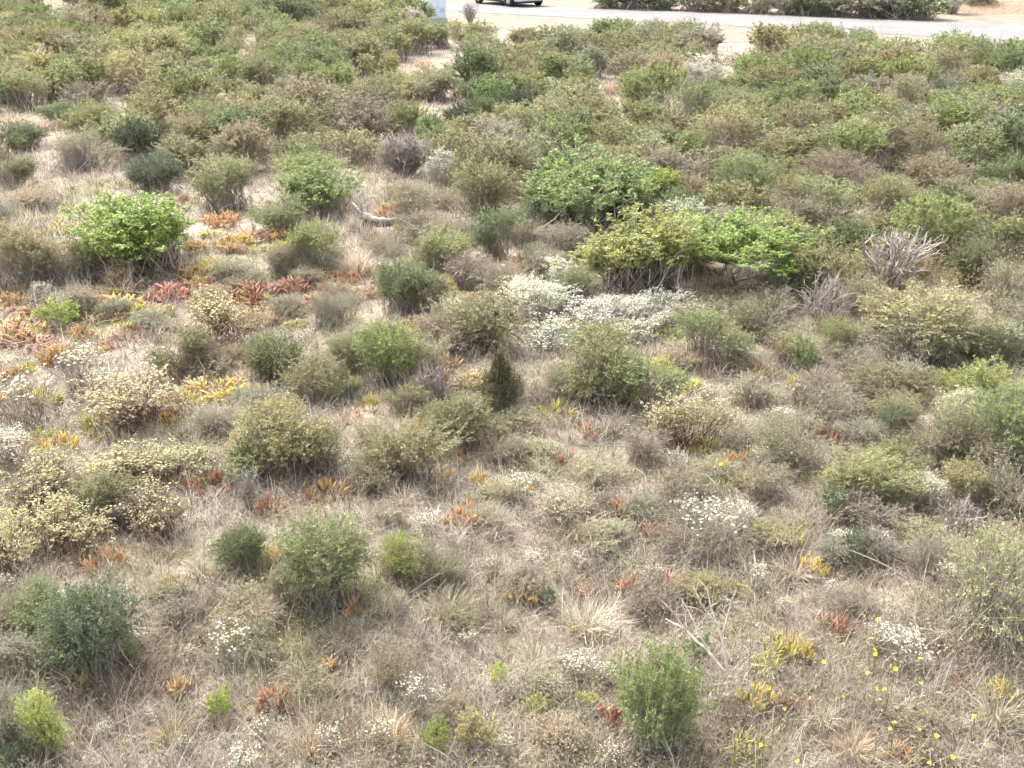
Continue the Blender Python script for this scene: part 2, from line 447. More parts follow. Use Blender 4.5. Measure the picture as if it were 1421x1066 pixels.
# ------------------------------------------------------------------ plant library (shared meshes)
LIB = {}
def lib_shrub(kind, n, lm, sm, heads=None, **kw):
    LIB[kind] = []
    for i in range(n):
        (lv, lf), (sv, sf), tips, rng = shrub_parts(sum(map(ord, kind)) * 7 + i * 101, **kw)
        e = {'foliage': mk_mesh(kind + '_foliage', lv, lf, [M[lm]]), 'stems': mk_mesh(kind + '_stems', sv, sf, [M[sm]])}
        if heads:
            up = tips[tips[:, 2] > np.quantile(tips[:, 2], heads[0])]
            up = up + [0, 0, heads[4]]
            hv, hf = head_geo(rng, up, heads[1], heads[2], heads[3])
            e['flower_heads'] = mk_mesh(kind + '_heads', hv, hf, [M['head']])
        LIB[kind].append(e)
def lib_far(kind, n, lm, sm, heads=None, **kw):
    LIB[kind] = []
    for i in range(n):
        (lv, lf), (sv, sf), tips, rng = shrub_parts(sum(map(ord, kind)) * 13 + i * 57, tri=True, kstem=3, **kw)
        v = [lv, sv]; f = [lf, sf + len(lv)]; mi = [np.zeros(len(lf), int), np.ones(len(sf), int)]; mats = [M[lm], M[sm]]
        if heads:
            up = tips[tips[:, 2] > np.quantile(tips[:, 2], heads[0])] + [0, 0, heads[4]]
            hv, hf = head_geo(rng, up, heads[1], heads[2], heads[3])
            f.append(hf + len(lv) + len(sv)); v.append(hv); mi.append(np.full(len(hf), 2)); mats.append(M['head'])
        LIB[kind].append({'whole': mk_mesh(kind, np.concatenate(v), np.concatenate(f), mats, np.concatenate(mi))})

lib_shrub('heath', 9, 'leaf', 'stem', twigs=200, sprigs=4, lps=15, ll=.036, lw=.013, cb=.24, fill=.15, lump=.34, sl=.14, r0=.006, spread=.13, lobes=4)
lib_shrub('round', 4, 'leaf', 'stem', twigs=230, sprigs=4, lps=15, ll=.036, lw=.013, cb=.22, fill=.2, lump=.26, sl=.13, r0=.006, spread=.14)
lib_shrub('dome', 3, 'leaf', 'stem', twigs=280, sprigs=4, lps=12, ll=.046, lw=.011, cb=.10, fill=.35, lump=.10, sl=.11, up=.5, r0=.006, spread=.13)
lib_shrub('thin', 6, 'leaf', 'stem', twigs=260, sprigs=3, lps=7, ll=.036, lw=.012, cb=.18, fill=.1, lump=.30, sl=.15, r0=.0055, spread=.16, lobes=4)
lib_shrub('umbrella', 1, 'leafy', 'stem', twigs=230, sprigs=8, lps=20, ll=.023, lw=.010, cb=.3, fill=.2, lump=.36, sl=.06, r0=.008, rosette=1.1, t0=.45, spread=.09, limbs=9, node_z=(.22, .5), lobes=3)
lib_shrub('leafy', 4, 'leafy', 'stem', twigs=240, sprigs=6, lps=17, ll=.030, lw=.013, cb=.10, fill=.2, lump=.40, sl=.07, r0=.007, rosette=1.1, t0=.6, spread=.12, lobes=5)
lib_shrub('spire', 1, 'leaf', 'stem', twigs=200, sprigs=3, lps=12, ll=.065, lw=.014, cb=.02, fill=.3, lump=.15, sl=.16, cone=True, up=.9, spread=.12)
lib_shrub('silver', 3, 'silver', 'stem_grey', heads=(.3, 4, .020, .06, .03), twigs=90, sprigs=3, lps=6, ll=.075, lw=.014, cb=.15, fill=.2, lump=.3, sl=.14, rosette=.6, up=.6, spread=.14, lobes=5)
lib_shrub('cream', 4, 'cream', 'stem_red', heads=(.5, 2, .014, .03, .0), twigs=170, sprigs=3, lps=9, ll=.030, lw=.016, cb=.12, fill=.1, lump=.42, sl=.10, rosette=1.1, spread=.15, r0=.006, lobes=5)
lib_shrub('ever', 4, 'silver', 'stem', heads=(.5, 3, .024, .08, .03), twigs=60, sprigs=2, lps=5, ll=.07, lw=.013, cb=.2, fill=.3, lump=.35, sl=.15, r0=.007, spread=.16)
lib_shrub('herb', 3, 'leafy', 'stem', twigs=40, sprigs=3, lps=9, ll=.11, lw=.030, cb=.1, fill=.3, lump=.35, sl=.12, r0=.008, rosette=.7, up=.7, spread=.18)
lib_far('far_heath', 10, 'leaf', 'stem', twigs=120, sprigs=4, lps=15, ll=.047, lw=.022, cb=.02, fill=.2, lump=.34, sl=.14, r0=.008, spread=.16, lobes=4)
lib_far('far_thin', 4, 'leaf', 'stem', twigs=150, sprigs=3, lps=6, ll=.052, lw=.024, cb=.02, fill=.15, lump=.36, sl=.15, r0=.007, spread=.18, lobes=4)
lib_far('far_dome', 3, 'leaf', 'stem', twigs=130, sprigs=3, lps=10, ll=.07, lw=.028, cb=.05, fill=.5, lump=.14, sl=.12, r0=.008, up=.5, spread=.15)
lib_far('far_leafy', 4, 'leafy', 'stem', twigs=90, sprigs=5, lps=11, ll=.055, lw=.026, cb=.04, fill=.3, lump=.36, sl=.08, r0=.009, rosette=1.1, t0=.55, spread=.15, lobes=4)
lib_far('far_silver', 2, 'silver', 'stem_grey', heads=(.3, 3, .03, .04, .02), twigs=70, sprigs=3, lps=6, ll=.11, lw=.03, cb=.1, fill=.3, lump=.3, sl=.14, r0=.012, lobes=4)

# bare dead bushes
def dead_parts(seed, n=26, sub=4, wire=6):
    rng = np.random.default_rng(seed)
    base, ctrl, tips, cen = shrub_skeleton(rng, n, .35, .5, .3, .03)
    ctrl += rng.normal(0, .06, ctrl.shape)
    st = bez(base, ctrl, tips, 7); st[:, 1:] += rng.normal(0, .014, st[:, 1:].shape)
    v, f = tube_geo(st, rng.uniform(.014, .028, n), np.full(n, .006), 4)
    ti = np.repeat(np.arange(n), sub); k = rng.integers(2, 6, len(ti))
    P = st[ti, k]; dr = unit(unit(st[ti, k] - st[ti, k - 1]) + unit(rng.normal(size=P.shape)) * .8)
    ln = rng.uniform(.12, .35, len(ti))[:, None]
    e = P + dr * ln; c = P + dr * ln * .5 + rng.normal(0, .03, P.shape)
    s2 = bez(P, c, e, 5)
    v2, f2 = tube_geo(s2, np.full(len(ti), .0095), np.full(len(ti), .004))
    ti3 = np.repeat(np.arange(len(ti)), wire); k3 = rng.integers(1, 5, len(ti3))
    P3 = s2[ti3, k3]; d3 = unit(dr[ti3] + unit(rng.normal(size=P3.shape)) * 1.0)
    s3 = np.stack([P3, P3 + d3 * rng.uniform(.05, .14, len(ti3))[:, None]], 1)
    v3, f3 = tube_geo(s3, np.full(len(ti3), .005), np.full(len(ti3), .0025))
    V = np.concatenate([v, v2, v3]); Fc = np.concatenate([f, f2 + len(v), f3 + len(v) + len(v2)])
    V[:, 2] = np.maximum(V[:, 2], -.03)
    return V, Fc
LIB['dead_mound'] = [{'branches': mk_mesh('dead_branches', *dead_parts(21, 70, 6, 7), [M['stem_grey']])}]
LIB['dead'] = [{'branches': mk_mesh('dead_branches', *dead_parts(s), [M['stem_grey']])} for s in (11, 12, 13)]

# grass tufts
def tuft_mesh(seed, n=170, hgtf=1.0):
    rng = np.random.default_rng(seed)
    p = np.stack([rng.normal(0, .09, n), rng.normal(0, .09, n), np.full(n, -.01)], 1)
    az = np.arctan2(p[:, 1], p[:, 0]) + rng.normal(0, .6, n)
    v, f = blade_geo(p, az, rng.uniform(.05, .75, n), rng.uniform(.5, 1.05, n) * .8, rng.uniform(.010, .018, n), rng.uniform(.1, 1.0, n), rng)
    return mk_mesh('tuft_blades', v, f, [M['tuft']])
LIB['grass'] = [{'blades': tuft_mesh(s)} for s in (1, 2, 3, 4)]

# succulent finger leaves
def fig_leaf_geo(bend, L=1.0, R=.078):
    k, sides = 6, 3
    t = np.linspace(0, 1, k)
    path = np.stack([bend * t ** 2, np.zeros(k), t * (1 - .25 * bend * t)], 1) * L
    rad = R * np.array([.75, 1.0, 1.05, .95, .62, .08])
    v = []
    for i in range(k):
        for s in range(sides):
            a = s * 2 * math.pi / 3 + math.pi
            v.append(path[i] + rad[i] * np.array([math.cos(a), math.sin(a), 0]))
    f = []
    for j in range(k - 1):
        for s in range(sides):
            s2 = (s + 1) % sides
            q = [j * 3 + s, j * 3 + s2, j * 3 + 3 + s2, j * 3 + 3 + s]
            f += [[q[0], q[1], q[2]], [q[0], q[2], q[3]]]
    f += [[0, 2, 1], [15, 16, 17]]
    return np.array(v), np.array(f)
FIG = [mk_mesh('finger_leaf', *fig_leaf_geo(b), [M['fig']], smooth=True) for b in (.08, .2, .34, -.05)]
def fig_layout(seed, shoots, per):
    """leaf transforms (pos, quaternion, length) of a unit clump about 1 across"""
    rng = np.random.default_rng(seed); out = []
    for s in range(shoots):
        a, r = rng.uniform(0, 6.28), .42 * math.sqrt(rng.uniform(0, 1))
        bx, by = r * math.cos(a), r * math.sin(a)
        for k in range(per):
            az = rng.uniform(0, 6.28); ln = rng.uniform(.03, .45)
            q = Quaternion((0, 0, 1), az) @ Quaternion((0, 1, 0), ln)
            q = Quaternion((0, 0, 1), math.atan2(by, bx)) @ Quaternion((0, 1, 0), .3 * r / .42) @ Quaternion((0, 0, 1), -math.atan2(by, bx)) @ q
            out.append((Vector((bx + .03 * math.cos(az), by + .03 * math.sin(az), rng.uniform(-.03, .45) * (1 - r))), q, rng.uniform(.22, .40)))
    return out
def fig_joined(seed, shoots, per):
    vs_, fs_, off = [], [], 0
    bends = [.08, .2, .34, -.05]
    for i, (p_, q, L) in enumerate(fig_layout(seed, shoots, per)):
        v, f = fig_leaf_geo(bends[i % 4], .85 * L, .064 * L)
        R = np.array(q.to_matrix())
        v = v @ R.T + np.array(p_); vs_.append(v); fs_.append(f + off); off += len(v)
    return mk_mesh('fig_leaves', np.concatenate(vs_), np.concatenate(fs_), [M['fig']], smooth=True)
LIB['fig'] = [{'leaves': fig_joined(50 + i, 26, 6)} for i in range(5)]

# ------------------------------------------------------------------ placing plants
T = dict(olive=(.29, .302, .158), green=(.25, .30, .13), bright=(.285, .375, .105), lime=(.37, .42, .15), dark=(.062, .10, .048),
         yolive=(.345, .358, .175), brown=(.315, .297, .20), grey=(.295, .315, .225), blue=(.125, .175, .095), silver=(.54, .54, .46),
         cream=(.58, .545, .34), deep=(.18, .235, .11), rust=(.38, .33, .24), white=(.66, .65, .56), pale=(.48, .46, .295),
         red=(.57, .345, .25), orange=(.66, .47, .25), yellow=(.78, .68, .22), ygreen=(.62, .62, .21), pink=(.62, .41, .31), maroon=(.48, .28, .22),
         bronze=(.155, .160, .075), straw=(1, 1, 1), greystraw=(.9, .89, .88), pinkstraw=(1.0, .93, .89), warmstraw=(1.0, .94, .80), bleached=(1, 1, 1))
WORD = dict(bronze='bronze green', olive='olive', green='mid green', bright='bright green', lime='lime green', dark='dark green', yolive='yellowish olive', brown='brownish olive',
            grey='grey-green', blue='bluish green', silver='silvery', cream='cream', deep='deep green', rust='rusty brown', white='whitish', pale='pale',
            red='red', orange='orange', yellow='yellow', ygreen='yellow-green', pink='pinkish red', maroon='maroon', straw='straw coloured',
            greystraw='greyish straw', pinkstraw='pinkish straw', warmstraw='golden straw', bleached='bleached grey')
KIND = {  # kind: (object name, category, noun in labels)
    'heath': ('heath_shrub', 'shrub', 'fine-leaved shrub'), 'dome': ('rounded_bush', 'bush', 'dense rounded bush'),
    'round': ('evergreen_shrub', 'shrub', 'rounded fine-leaved shrub'), 'thin': ('twiggy_shrub', 'shrub', 'thin twiggy shrub'), 'leafy': ('leafy_shrub', 'shrub', 'leafy shrub'), 'spire': ('conical_bush', 'bush', 'conical bush'),
    'silver': ('silver_shrub', 'shrub', 'felted shrub with white flowers'), 'cream': ('cream_bush', 'bush', 'seed-covered bush'),
    'ever': ('everlasting_plant', 'flower', 'flowering everlasting'), 'herb': ('green_herb', 'herb', 'low herb'),
    'dead': ('dead_bush', 'dead bush', 'dead leafless bush'), 'grass': ('grass_tuft', 'grass tuft', 'dry grass tuft'), 'fig': ('succulent_clump', 'succulent', 'finger-leaved succulent')}
rnd = random.Random(77)
PLANTS = []       # dicts for labelling later
N_OF = {}
def plant(kind, px, py, w, h, tint, label=None, leaves=None, far=None, group=None, mark=None):
    x, y, z, s = at(px, py)
    dep = depression(y)
    W = w / s * (1.12 if kind in ('heath', 'thin', 'dome', 'cream', 'round') else 1.22 if kind == 'leafy' else 1.0)
    if kind in ('grass', 'fig', 'ever', 'herb'): H = max(h / s / math.cos(dep) - .25 * W * math.sin(dep), .3 * W)
    else: H = max((h / s - .36 * W * math.sin(dep)) / math.cos(dep), .42 * W)
    if far is None: far = w < 44 and kind in ('heath', 'thin', 'dome', 'leafy', 'silver')
    lk = 'far_' + kind if far else kind
    i = N_OF[lk] = N_OF.get(lk, -1) + 1
    if label and label.startswith('umbrella'): lk, i = 'umbrella', 0
    if label and label.startswith('grey dead'): lk, i = 'dead_mound', 0
    parts = LIB[lk][i % len(LIB[lk])]
    c = T[tint] if isinstance(tint, str) else tint
    if lk == 'umbrella': W *= 1.05; H *= .95
    j = 1 + rnd.uniform(-.12, .12)
    c = tuple(max(0, v * j * (1 + rnd.uniform(-.07, .07))) for v in c)
    name, cat, noun = KIND[kind]
    if kind == 'heath' and tint in ('green', 'deep', 'bright', 'lime', 'dark', 'blue'): name = 'evergreen_shrub'
    rz = rnd.uniform(0, 6.28)
    f = 1.0
    if far:
        root = mesh_obj(name, parts['whole'], None, c)
    else:
        root = empty(name)
    root.location = (x, y, z); root.rotation_euler = (rnd.uniform(-.1, .1), rnd.uniform(-.1, .1), rz)
    if kind == 'fig' and leaves:
        root.scale = (1, 1, 1)
        for p_, q, L in fig_layout(1000 + i, *leaves):
            o = mesh_obj('leaf', FIG[rnd.randrange(4)], root)
            o.location = (p_.x * W, p_.y * W, p_.z * H + .015); o.rotation_mode = 'QUATERNION'; o.rotation_quaternion = q
            k = L / .4 * min(max(H * .72, .035), .08)
            o.scale = (k, k, k)
            v = rnd.random() * 1.3; o2 = T[rnd.choice(['orange', 'ygreen', 'pink'] if tint in ('red', 'pink', 'maroon') else ['ygreen', 'ygreen', 'orange'] if tint == 'yellow' else ['yellow', 'yellow', 'red'] if tint == 'orange' else ['yellow', 'green', 'yellow'])]
            cc = [a * (1 - .45 * v * v) + b * .45 * v * v for a, b in zip(c, o2)]
            b = rnd.uniform(.75, 1.2); o.color = (*[k2 * b for k2 in cc], 1)
    else:
        a_ = rnd.uniform(.86, 1.16); root.scale = (W * a_, W / a_, H)
        if not far:
            for pn, me in parts.items():
                cc = c
                if pn == 'flower_heads': cc = (1, 1, 1) if kind != 'cream' else (.86, .82, .60)
                if pn == 'branches': cc = (1, 1, 1)
                o = mesh_obj(pn, me, root, cc)
                if kind == 'fig': o['kind'] = 'stuff'
                if pn in ('flower_heads',): o['kind'] = 'stuff'
    root['category'] = cat
    PLANTS.append(dict(o=root, px=px, py=py, w=w, h=h, noun=noun, tint=WORD[tint] if isinstance(tint, str) else '', label=label, group=group, mark=mark, kind=kind))
    return root

# --- plants one can pick out in the photograph: (kind, x, y of the foot, width, height in photo pixels, colour, label, landmark phrase)
HAND = [
 # nearest band
 ('round', 452, 838, 126, 146, 'green', 'rounded mid green shrub standing alone in pale grass with brown stems below', 'the lone round shrub in pale grass'),
 ('round', 340, 788, 68, 74, 'deep', 'small deep green shrub with yellow succulent fingers growing beside it'),
 ('heath', 556, 800, 62, 66, 'bright', 'small bright green sprig shrub close behind pale grass, next to the lone round shrub'),
 ('thin', 604, 806, 64, 70, 'olive'),
 ('round', 142, 930, 128, 148, 'blue', 'large bluish dark green shrub with small white flowers low on its front', 'the big bluish shrub'),
 ('heath', 62, 868, 80, 74, 'green', 'mid green shrub topped by a cream flower cluster, against the big bluish shrub'),
 ('heath', 26, 930, 84, 66, 'grey'),
 ('heath', 72, 1052, 58, 98, 'lime', 'narrow lime green shrub beside a dark grey one at the corner'),
 ('heath', 18, 1040, 74, 92, 'grey', 'dark greyish shrub at the corner next to a narrow lime green shrub'),
 ('heath', 14, 1078, 66, 54, 'deep'),
 ('herb', 304, 1006, 46, 56, 'bright', 'small bright green grassy herb alone among straw'),
 ('herb', 184, 930, 26, 46, 'green'),
 ('thin', 540, 948, 84, 72, 'olive', 'sparse olive shrub low in the grass with see-through crown'),
 ('round', 903, 1040, 118, 162, 'green', 'upright green shrub with brown lower half near the fallen bleached branch', 'the upright green shrub'),
 ('herb', 608, 1052, 46, 52, 'bright', 'bright green leafy herb in the grass at the lower middle'),
 ('herb', 660, 1046, 70, 66, 'yolive'),
 ('herb', 690, 955, 34, 36, 'lime'),
 ('herb', 745, 995, 40, 34, 'lime'),
 ('herb', 815, 985, 40, 30, 'lime'),
 ('herb', 758, 850, 32, 40, 'blue', 'little bluish herb beside an orange succulent tuft in pale grass'),
 ('herb', 968, 925, 46, 46, 'deep', 'deep green low herb behind the bleached branch'),
 ('heath', 978, 836, 72, 52, 'yolive'),
 ('thin', 1368, 880, 160, 150, 'olive', 'wide olive see-through shrub near the pale stone', 'the wide see-through shrub'),
 ('thin', 1290, 800, 70, 66, 'brown'),
 ('herb', 1156, 728, 40, 62, 'blue', 'bluish upright herb with stiff leaves above the cream everlastings'),
 ('herb', 1184, 792, 44, 62, 'blue'),
 ('heath', 1190, 700, 126, 92, 'yolive', 'spreading yellowish green shrub with brown twiggy skirt', 'the spreading twiggy shrub'),
 ('heath', 1240, 672, 80, 68, 'green'),
 ('thin', 1185, 728, 110, 60, 'brown'),
 ('heath', 1236, 606, 52, 54, 'deep', 'compact deep green shrub beside the rusty succulent patch'),
 ('heath', 1240, 556, 92, 66, 'olive'),
 ('heath', 1358, 566, 84, 84, 'lime', 'lime green shrub leaning out of the dark thicket'),
 ('heath', 1395, 650, 110, 120, 'green', 'tall mid green thicket shrub with bare stems under it', 'the thicket with bare stems'),
 ('thin', 1320, 640, 96, 96, 'olive'),
 ('heath', 1340, 705, 72, 78, 'yolive'),
 ('thin', 1410, 720, 100, 100, 'brown'),
 ('silver', 1284, 708, 52, 58, 'white', 'small white woolly plant with dark hollow behind it', 'the small white woolly plant'),
 # middle band
 ('heath', 985, 506, 88, 84, 'olive', 'fine olive shrub below the cream flowers at the end of the white patch'),
 ('heath', 1290, 494, 176, 116, 'yolive', 'broad yellowish crown held on bare grey stems', 'the broad crown on bare stems'),
 ('thin', 1260, 510, 120, 90, 'brown'),
 ('heath', 1352, 396, 66, 68, 'deep'),
 ('herb', 1114, 524, 42, 62, 'deep', 'dark bluish leafy plant standing by a yellow succulent'),
 ('heath', 1082, 424, 46, 44, 'deep'),
 ('herb', 1066, 448, 36, 44, 'green'),
 ('heath', 1162, 496, 44, 60, 'green'),
 ('thin', 1190, 438, 70, 66, 'olive'),
 ('thin', 1230, 470, 84, 70, 'brown'),
 ('cream', 940, 622, 116, 100, 'pale', 'pale straw green bush with rusty stems low beside grass', 'the pale straw green bush'),
 ('round', 558, 432, 80, 84, 'deep', 'neat round dark green shrub standing alone by orange succulents', 'the neat round dark shrub'),
 ('round', 547, 536, 94, 106, 'green', 'bright green crown over a dark brown twiggy base', 'the bright crown on a brown base'),
 ('heath', 488, 528, 56, 70, 'olive'),
 ('heath', 674, 484, 124, 98, 'olive', 'broad olive shrub touching the white flower patch', 'the broad olive shrub'),
 ('round', 643, 618, 82, 86, 'green', 'round green shrub in front of the dark conical bush'),
 ('heath', 568, 668, 118, 98, 'olive', 'broad olive shrub next to the round green one, lower and thinner', 'the low broad olive shrub'),
 ('spire', 692, 580, 76, 104, 'bronze', 'dark conical bush with drooping wisps', 'the dark conical bush'),
 ('thin', 570, 572, 66, 48, 'olive'),
 ('heath', 820, 552, 108, 112, 'yolive', 'yellowish shrub with yellow succulent tips at its edge below white flowers'),
 ('heath', 896, 562, 90, 78, 'green', 'soft green spreading shrub below the white flower patch'),
 ('heath', 802, 420, 60, 54, 'green'),
 ('heath', 614, 374, 74, 64, 'yolive', 'yellowish olive dome shrub behind the neat round dark shrub'),
 ('silver', 745, 446, 104, 76, 'white', 'largest white woolly shrub beside the broad olive shrub', 'the largest white woolly shrub'),
 ('silver', 758, 484, 86, 54, 'silver', 'white woolly shrub curling in a ring at the front of the patch'),
 ('silver', 822, 466, 84, 56, 'silver'),
 ('silver', 888, 452, 64, 52, 'white'),
 ('silver', 925, 442, 62, 50, 'silver', 'cream flowered woolly shrub under the umbrella-shaped green shrub'),
 ('silver', 882, 476, 60, 38, 'silver'),
 ('silver', 984, 442, 42, 34, 'cream'),
 ('silver', 782, 402, 70, 46, 'white'), ('silver', 715, 424, 60, 46, 'cream'), ('silver', 852, 446, 60, 40, 'white'), ('silver', 795, 476, 64, 40, 'cream'), ('silver', 950, 450, 56, 40, 'cream'), ('silver', 770, 432, 70, 44, 'white'), ('silver', 908, 462, 54, 34, 'white'), ('silver', 850, 470, 50, 34, 'silver'),
 ('cream', 205, 584, 156, 104, 'cream', 'large cream seed-covered bush with orange succulents round its foot', 'the large cream bush'),
 ('cream', 305, 478, 120, 80, 'pale', 'pale cream bush above the olive shrub, half the size of the largest', 'the pale cream bush'),
 ('heath', 257, 518, 84, 72, 'olive', 'olive shrub tucked between two cream bushes'),
 ('round', 383, 532, 88, 84, 'green', 'soft green shrub among the middle shrubs with a second crown touching it', 'the soft green double shrub'),
 ('heath', 436, 556, 80, 74, 'olive'),
 ('heath', 404, 650, 128, 112, 'yolive', 'wide green shrub on a fan of bare stems', 'the wide shrub on fanned stems'),
 ('herb', 86, 456, 68, 46, 'bright', 'low bright green herb among orange succulents at the edge'),
 ('ever', 46, 590, 120, 84, 'grey', 'grey everlasting bush covered in cream flowers at the edge', 'the cream-flowered bush'),
 ('ever', 112, 540, 100, 70, 'grey'), ('ever', 150, 560, 70, 56, 'grey'),
 ('silver', 14, 648, 78, 64, 'silver'),
 ('cream', 190, 672, 130, 80, 'pale'),
 ('cream', 62, 706, 130, 100, 'pale'),
 ('cream', 80, 770, 120, 96, 'cream', 'cream bush with reddish stems above the bluish shrub', 'the cream bush with reddish stems'),
 ('cream', 14, 790, 90, 100, 'cream'),
 ('cream', 225, 745, 100, 80, 'rust'),
 ('cream', 268, 660, 84, 56, 'pale'),
 ('heath', 145, 730, 100, 92, 'olive', 'olive green shrub rising from the cream bushes'),
 ('cream', 190, 715, 70, 60, 'rust'),
 # upper middle
 ('leafy', 213, 368, 178, 122, 'bright', 'large bright green leafy shrub on the dry slope with orange succulents below', 'the large bright leafy shrub'),
 ('dome', 203, 224, 68, 66, 'dark', 'dark green ball-shaped bush, higher of two', 'the upper dark ball bush'),
 ('dome', 217, 266, 68, 60, 'blue', 'greyish green ball-shaped bush just behind the large bright shrub', 'the grey-green ball bush'),
 ('heath', 40, 396, 108, 98, 'olive', 'broad olive shrub at the edge level with the bright leafy shrub'),
 ('heath', 138, 388, 74, 68, 'yolive'),
 ('heath', 96, 176, 54, 38, 'deep'), ('heath', 138, 174, 48, 36, 'green'),
 ('heath', 32, 206, 62, 40, 'deep'), ('heath', 16, 258, 72, 46, 'olive'), ('thin', 114, 236, 76, 58, 'brown'),
 ('thin', 50, 290, 86, 44, 'pale'), ('heath', 165, 320, 60, 44, 'yolive'),
 ('heath', 310, 292, 92, 82, 'olive', 'greyish olive shrub with brown base beside the large bright shrub'),
 ('heath', 262, 232, 64, 48, 'yolive'), ('heath', 275, 200, 60, 46, 'brown'),
 ('leafy', 448, 296, 104, 80, 'green', 'mid green leafy shrub next to the pale fallen log'),
 ('heath', 425, 272, 90, 66, 'green'), ('heath', 436, 372, 74, 74, 'green'), ('heath', 400, 322, 70, 60, 'olive'),
 ('dome', 388, 142, 38, 26, 'green', 'small green ball bush frosted white on top beside bleached twigs', 'the frosted ball bush'),
 ('leafy', 410, 46, 78, 58, 'deep', 'deep green leafy shrub showing dark against the far scrub', 'the deep green far shrub'),
 ('dome', 536, 176, 60, 42, 'dark', 'dark green mound bush beside the pale grass clearing', 'the dark mound by the clearing'),
 ('heath', 520, 148, 44, 38, 'deep'), ('heath', 596, 140, 86, 46, 'olive'), ('heath', 560, 134, 60, 36, 'yolive'),
 ('dome', 642, 184, 56, 44, 'dark', 'dark green mound behind the brownish olive shrub, on the clearing edge'),
 ('heath', 668, 168, 40, 36, 'deep'),
 ('dome', 721, 164, 44, 42, 'dark', 'small dark upright bush beyond the big green leafy shrub', 'the small dark upright bush'),
 ('heath', 765, 178, 62, 44, 'brown'),
 ('heath', 688, 222, 116, 66, 'brown', 'wide brownish olive shrub behind the big green leafy shrub', 'the wide brownish shrub'),
 ('dead', 562, 246, 82, 64, 'bleached', 'grey dead twiggy mound in dry grass near silver plants', 'the grey dead mound'),
 ('silver', 608, 262, 58, 56, 'silver', 'silver leaved plant with yellowish flowers beside the grey dead mound', 'the silver plant by the dead mound'),
 ('leafy', 790, 318, 170, 132, 'green', 'big green leafy shrub with open trunk and bare dark branches', 'the big green leafy shrub'),
 ('leafy', 842, 300, 100, 92, 'bright', 'bright lobe of leafy shrub leaning out beside the open trunk'),
 ('leafy', 906, 284, 70, 58, 'bright'),
 ('heath', 672, 304, 84, 90, 'olive'), ('heath', 688, 356, 64, 76, 'deep'), ('heath', 746, 332, 70, 62, 'blue'), ('heath', 876, 316, 62, 56, 'blue'),
 ('leafy', 884, 400, 168, 128, 'lime', 'large yellow-green leafy shrub joined to the umbrella-shaped one', 'the large yellow-green shrub'),
 ('leafy', 944, 380, 100, 96, 'lime'),
 ('leafy', 1010, 394, 192, 116, 'bright', 'umbrella-shaped vivid green shrub on bare forked trunks', 'the umbrella-shaped shrub'),
 ('heath', 912, 212, 70, 44, 'olive'), ('heath', 935, 262, 76, 58, 'brown'),
 ('heath', 1150, 276, 98, 74, 'brown', 'brown stemmed dome shrub with olive cap in front of dense scrub', 'the brown stemmed dome shrub'),
 ('heath', 1036, 290, 92, 84, 'green'), ('heath', 960, 292, 62, 56, 'olive'), ('herb', 1132, 360, 52, 46, 'green'),
 ('heath', 1226, 300, 80, 64, 'olive'), ('heath', 1290, 330, 84, 70, 'green'), ('heath', 1390, 330, 80, 80, 'brown'), ('heath', 1325, 300, 90, 60, 'olive'),
 ('thin', 1400, 430, 90, 80, 'olive'), ('heath', 1290, 270, 80, 60, 'brown'), ('heath', 1395, 270, 80, 60, 'deep'),
 ('silver', 972, 112, 72, 40, 'silver', 'spreading silver white shrub on the edge of the far scrub', 'the far silver shrub'),
 ('silver', 1410, 150, 46, 50, 'silver', 'silver grey shrub cut by the frame edge beside the dark scrub'),
 ('dead', 654, 34, 32, 32, 'bleached', 'brown-grey dead bush standing against the pale road', 'the dead bush against the road'),
 ('dead', 1236, 402, 140, 100, 'bleached', 'large pale dead bush with tangled twigs', 'the large pale dead bush'),
 ('dead', 1140, 460, 90, 92, 'bleached', 'bleached leafless bush with upright forked twigs', 'the forked bleached bush'),
 ('dead', 345, 704, 52, 66, 'bleached', 'white bleached twigs sticking up in front of the wide shrub'),
 ('dead', 606, 556, 66, 62, 'bleached', 'pale forked dead twigs leaning beside the dark conical bush'),
 ('dead', 1200, 270, 50, 46, 'bleached'), ('dead', 362, 142, 26, 24, 'bleached'),
 ('dead', 1260, 540, 90, 50, 'bleached'), ('dead', 1330, 740, 80, 60, 'bleached'),
 ('thin', 700, 560, 60, 60, 'brown'), ('thin', 300, 600, 70, 46, 'brown'),
 ('thin', 890, 640, 70, 60, 'rust'), ('thin', 1060, 690, 80, 60, 'brown'), ('thin', 960, 770, 90, 60, 'brown'), ('thin', 900, 850, 76, 66, 'brown'),
 ('thin', 700, 640, 60, 44, 'brown'), ('thin', 1140, 560, 90, 56, 'brown'), ('thin', 640, 1010, 80, 56, 'brown'), ('thin', 250, 860, 70, 40, 'brown'),
 ('thin', 470, 900, 70, 50, 'brown'), ('thin', 1090, 610, 70, 50, 'brown'), ('thin', 1330, 830, 90, 56, 'brown'), ('thin', 780, 720, 90, 50, 'pale'),
 ('thin', 850, 760, 80, 46, 'pale'), ('thin', 770, 1040, 90, 60, 'pale'), ('thin', 1180, 850, 60, 44, 'brown'), ('thin', 730, 340, 70, 50, 'brown'),
 ('thin', 1050, 560, 70, 46, 'pale'), ('thin', 460, 450, 60, 50, 'brown'), ('thin', 390, 380, 60, 46, 'brown'),
]
for row in HAND:
    k, x_, y_, w_, h_, t_ = row[:6]
    plant(k, x_, y_, w_, h_, t_, row[6] if len(row) > 6 else None, mark=row[7] if len(row) > 7 else None)

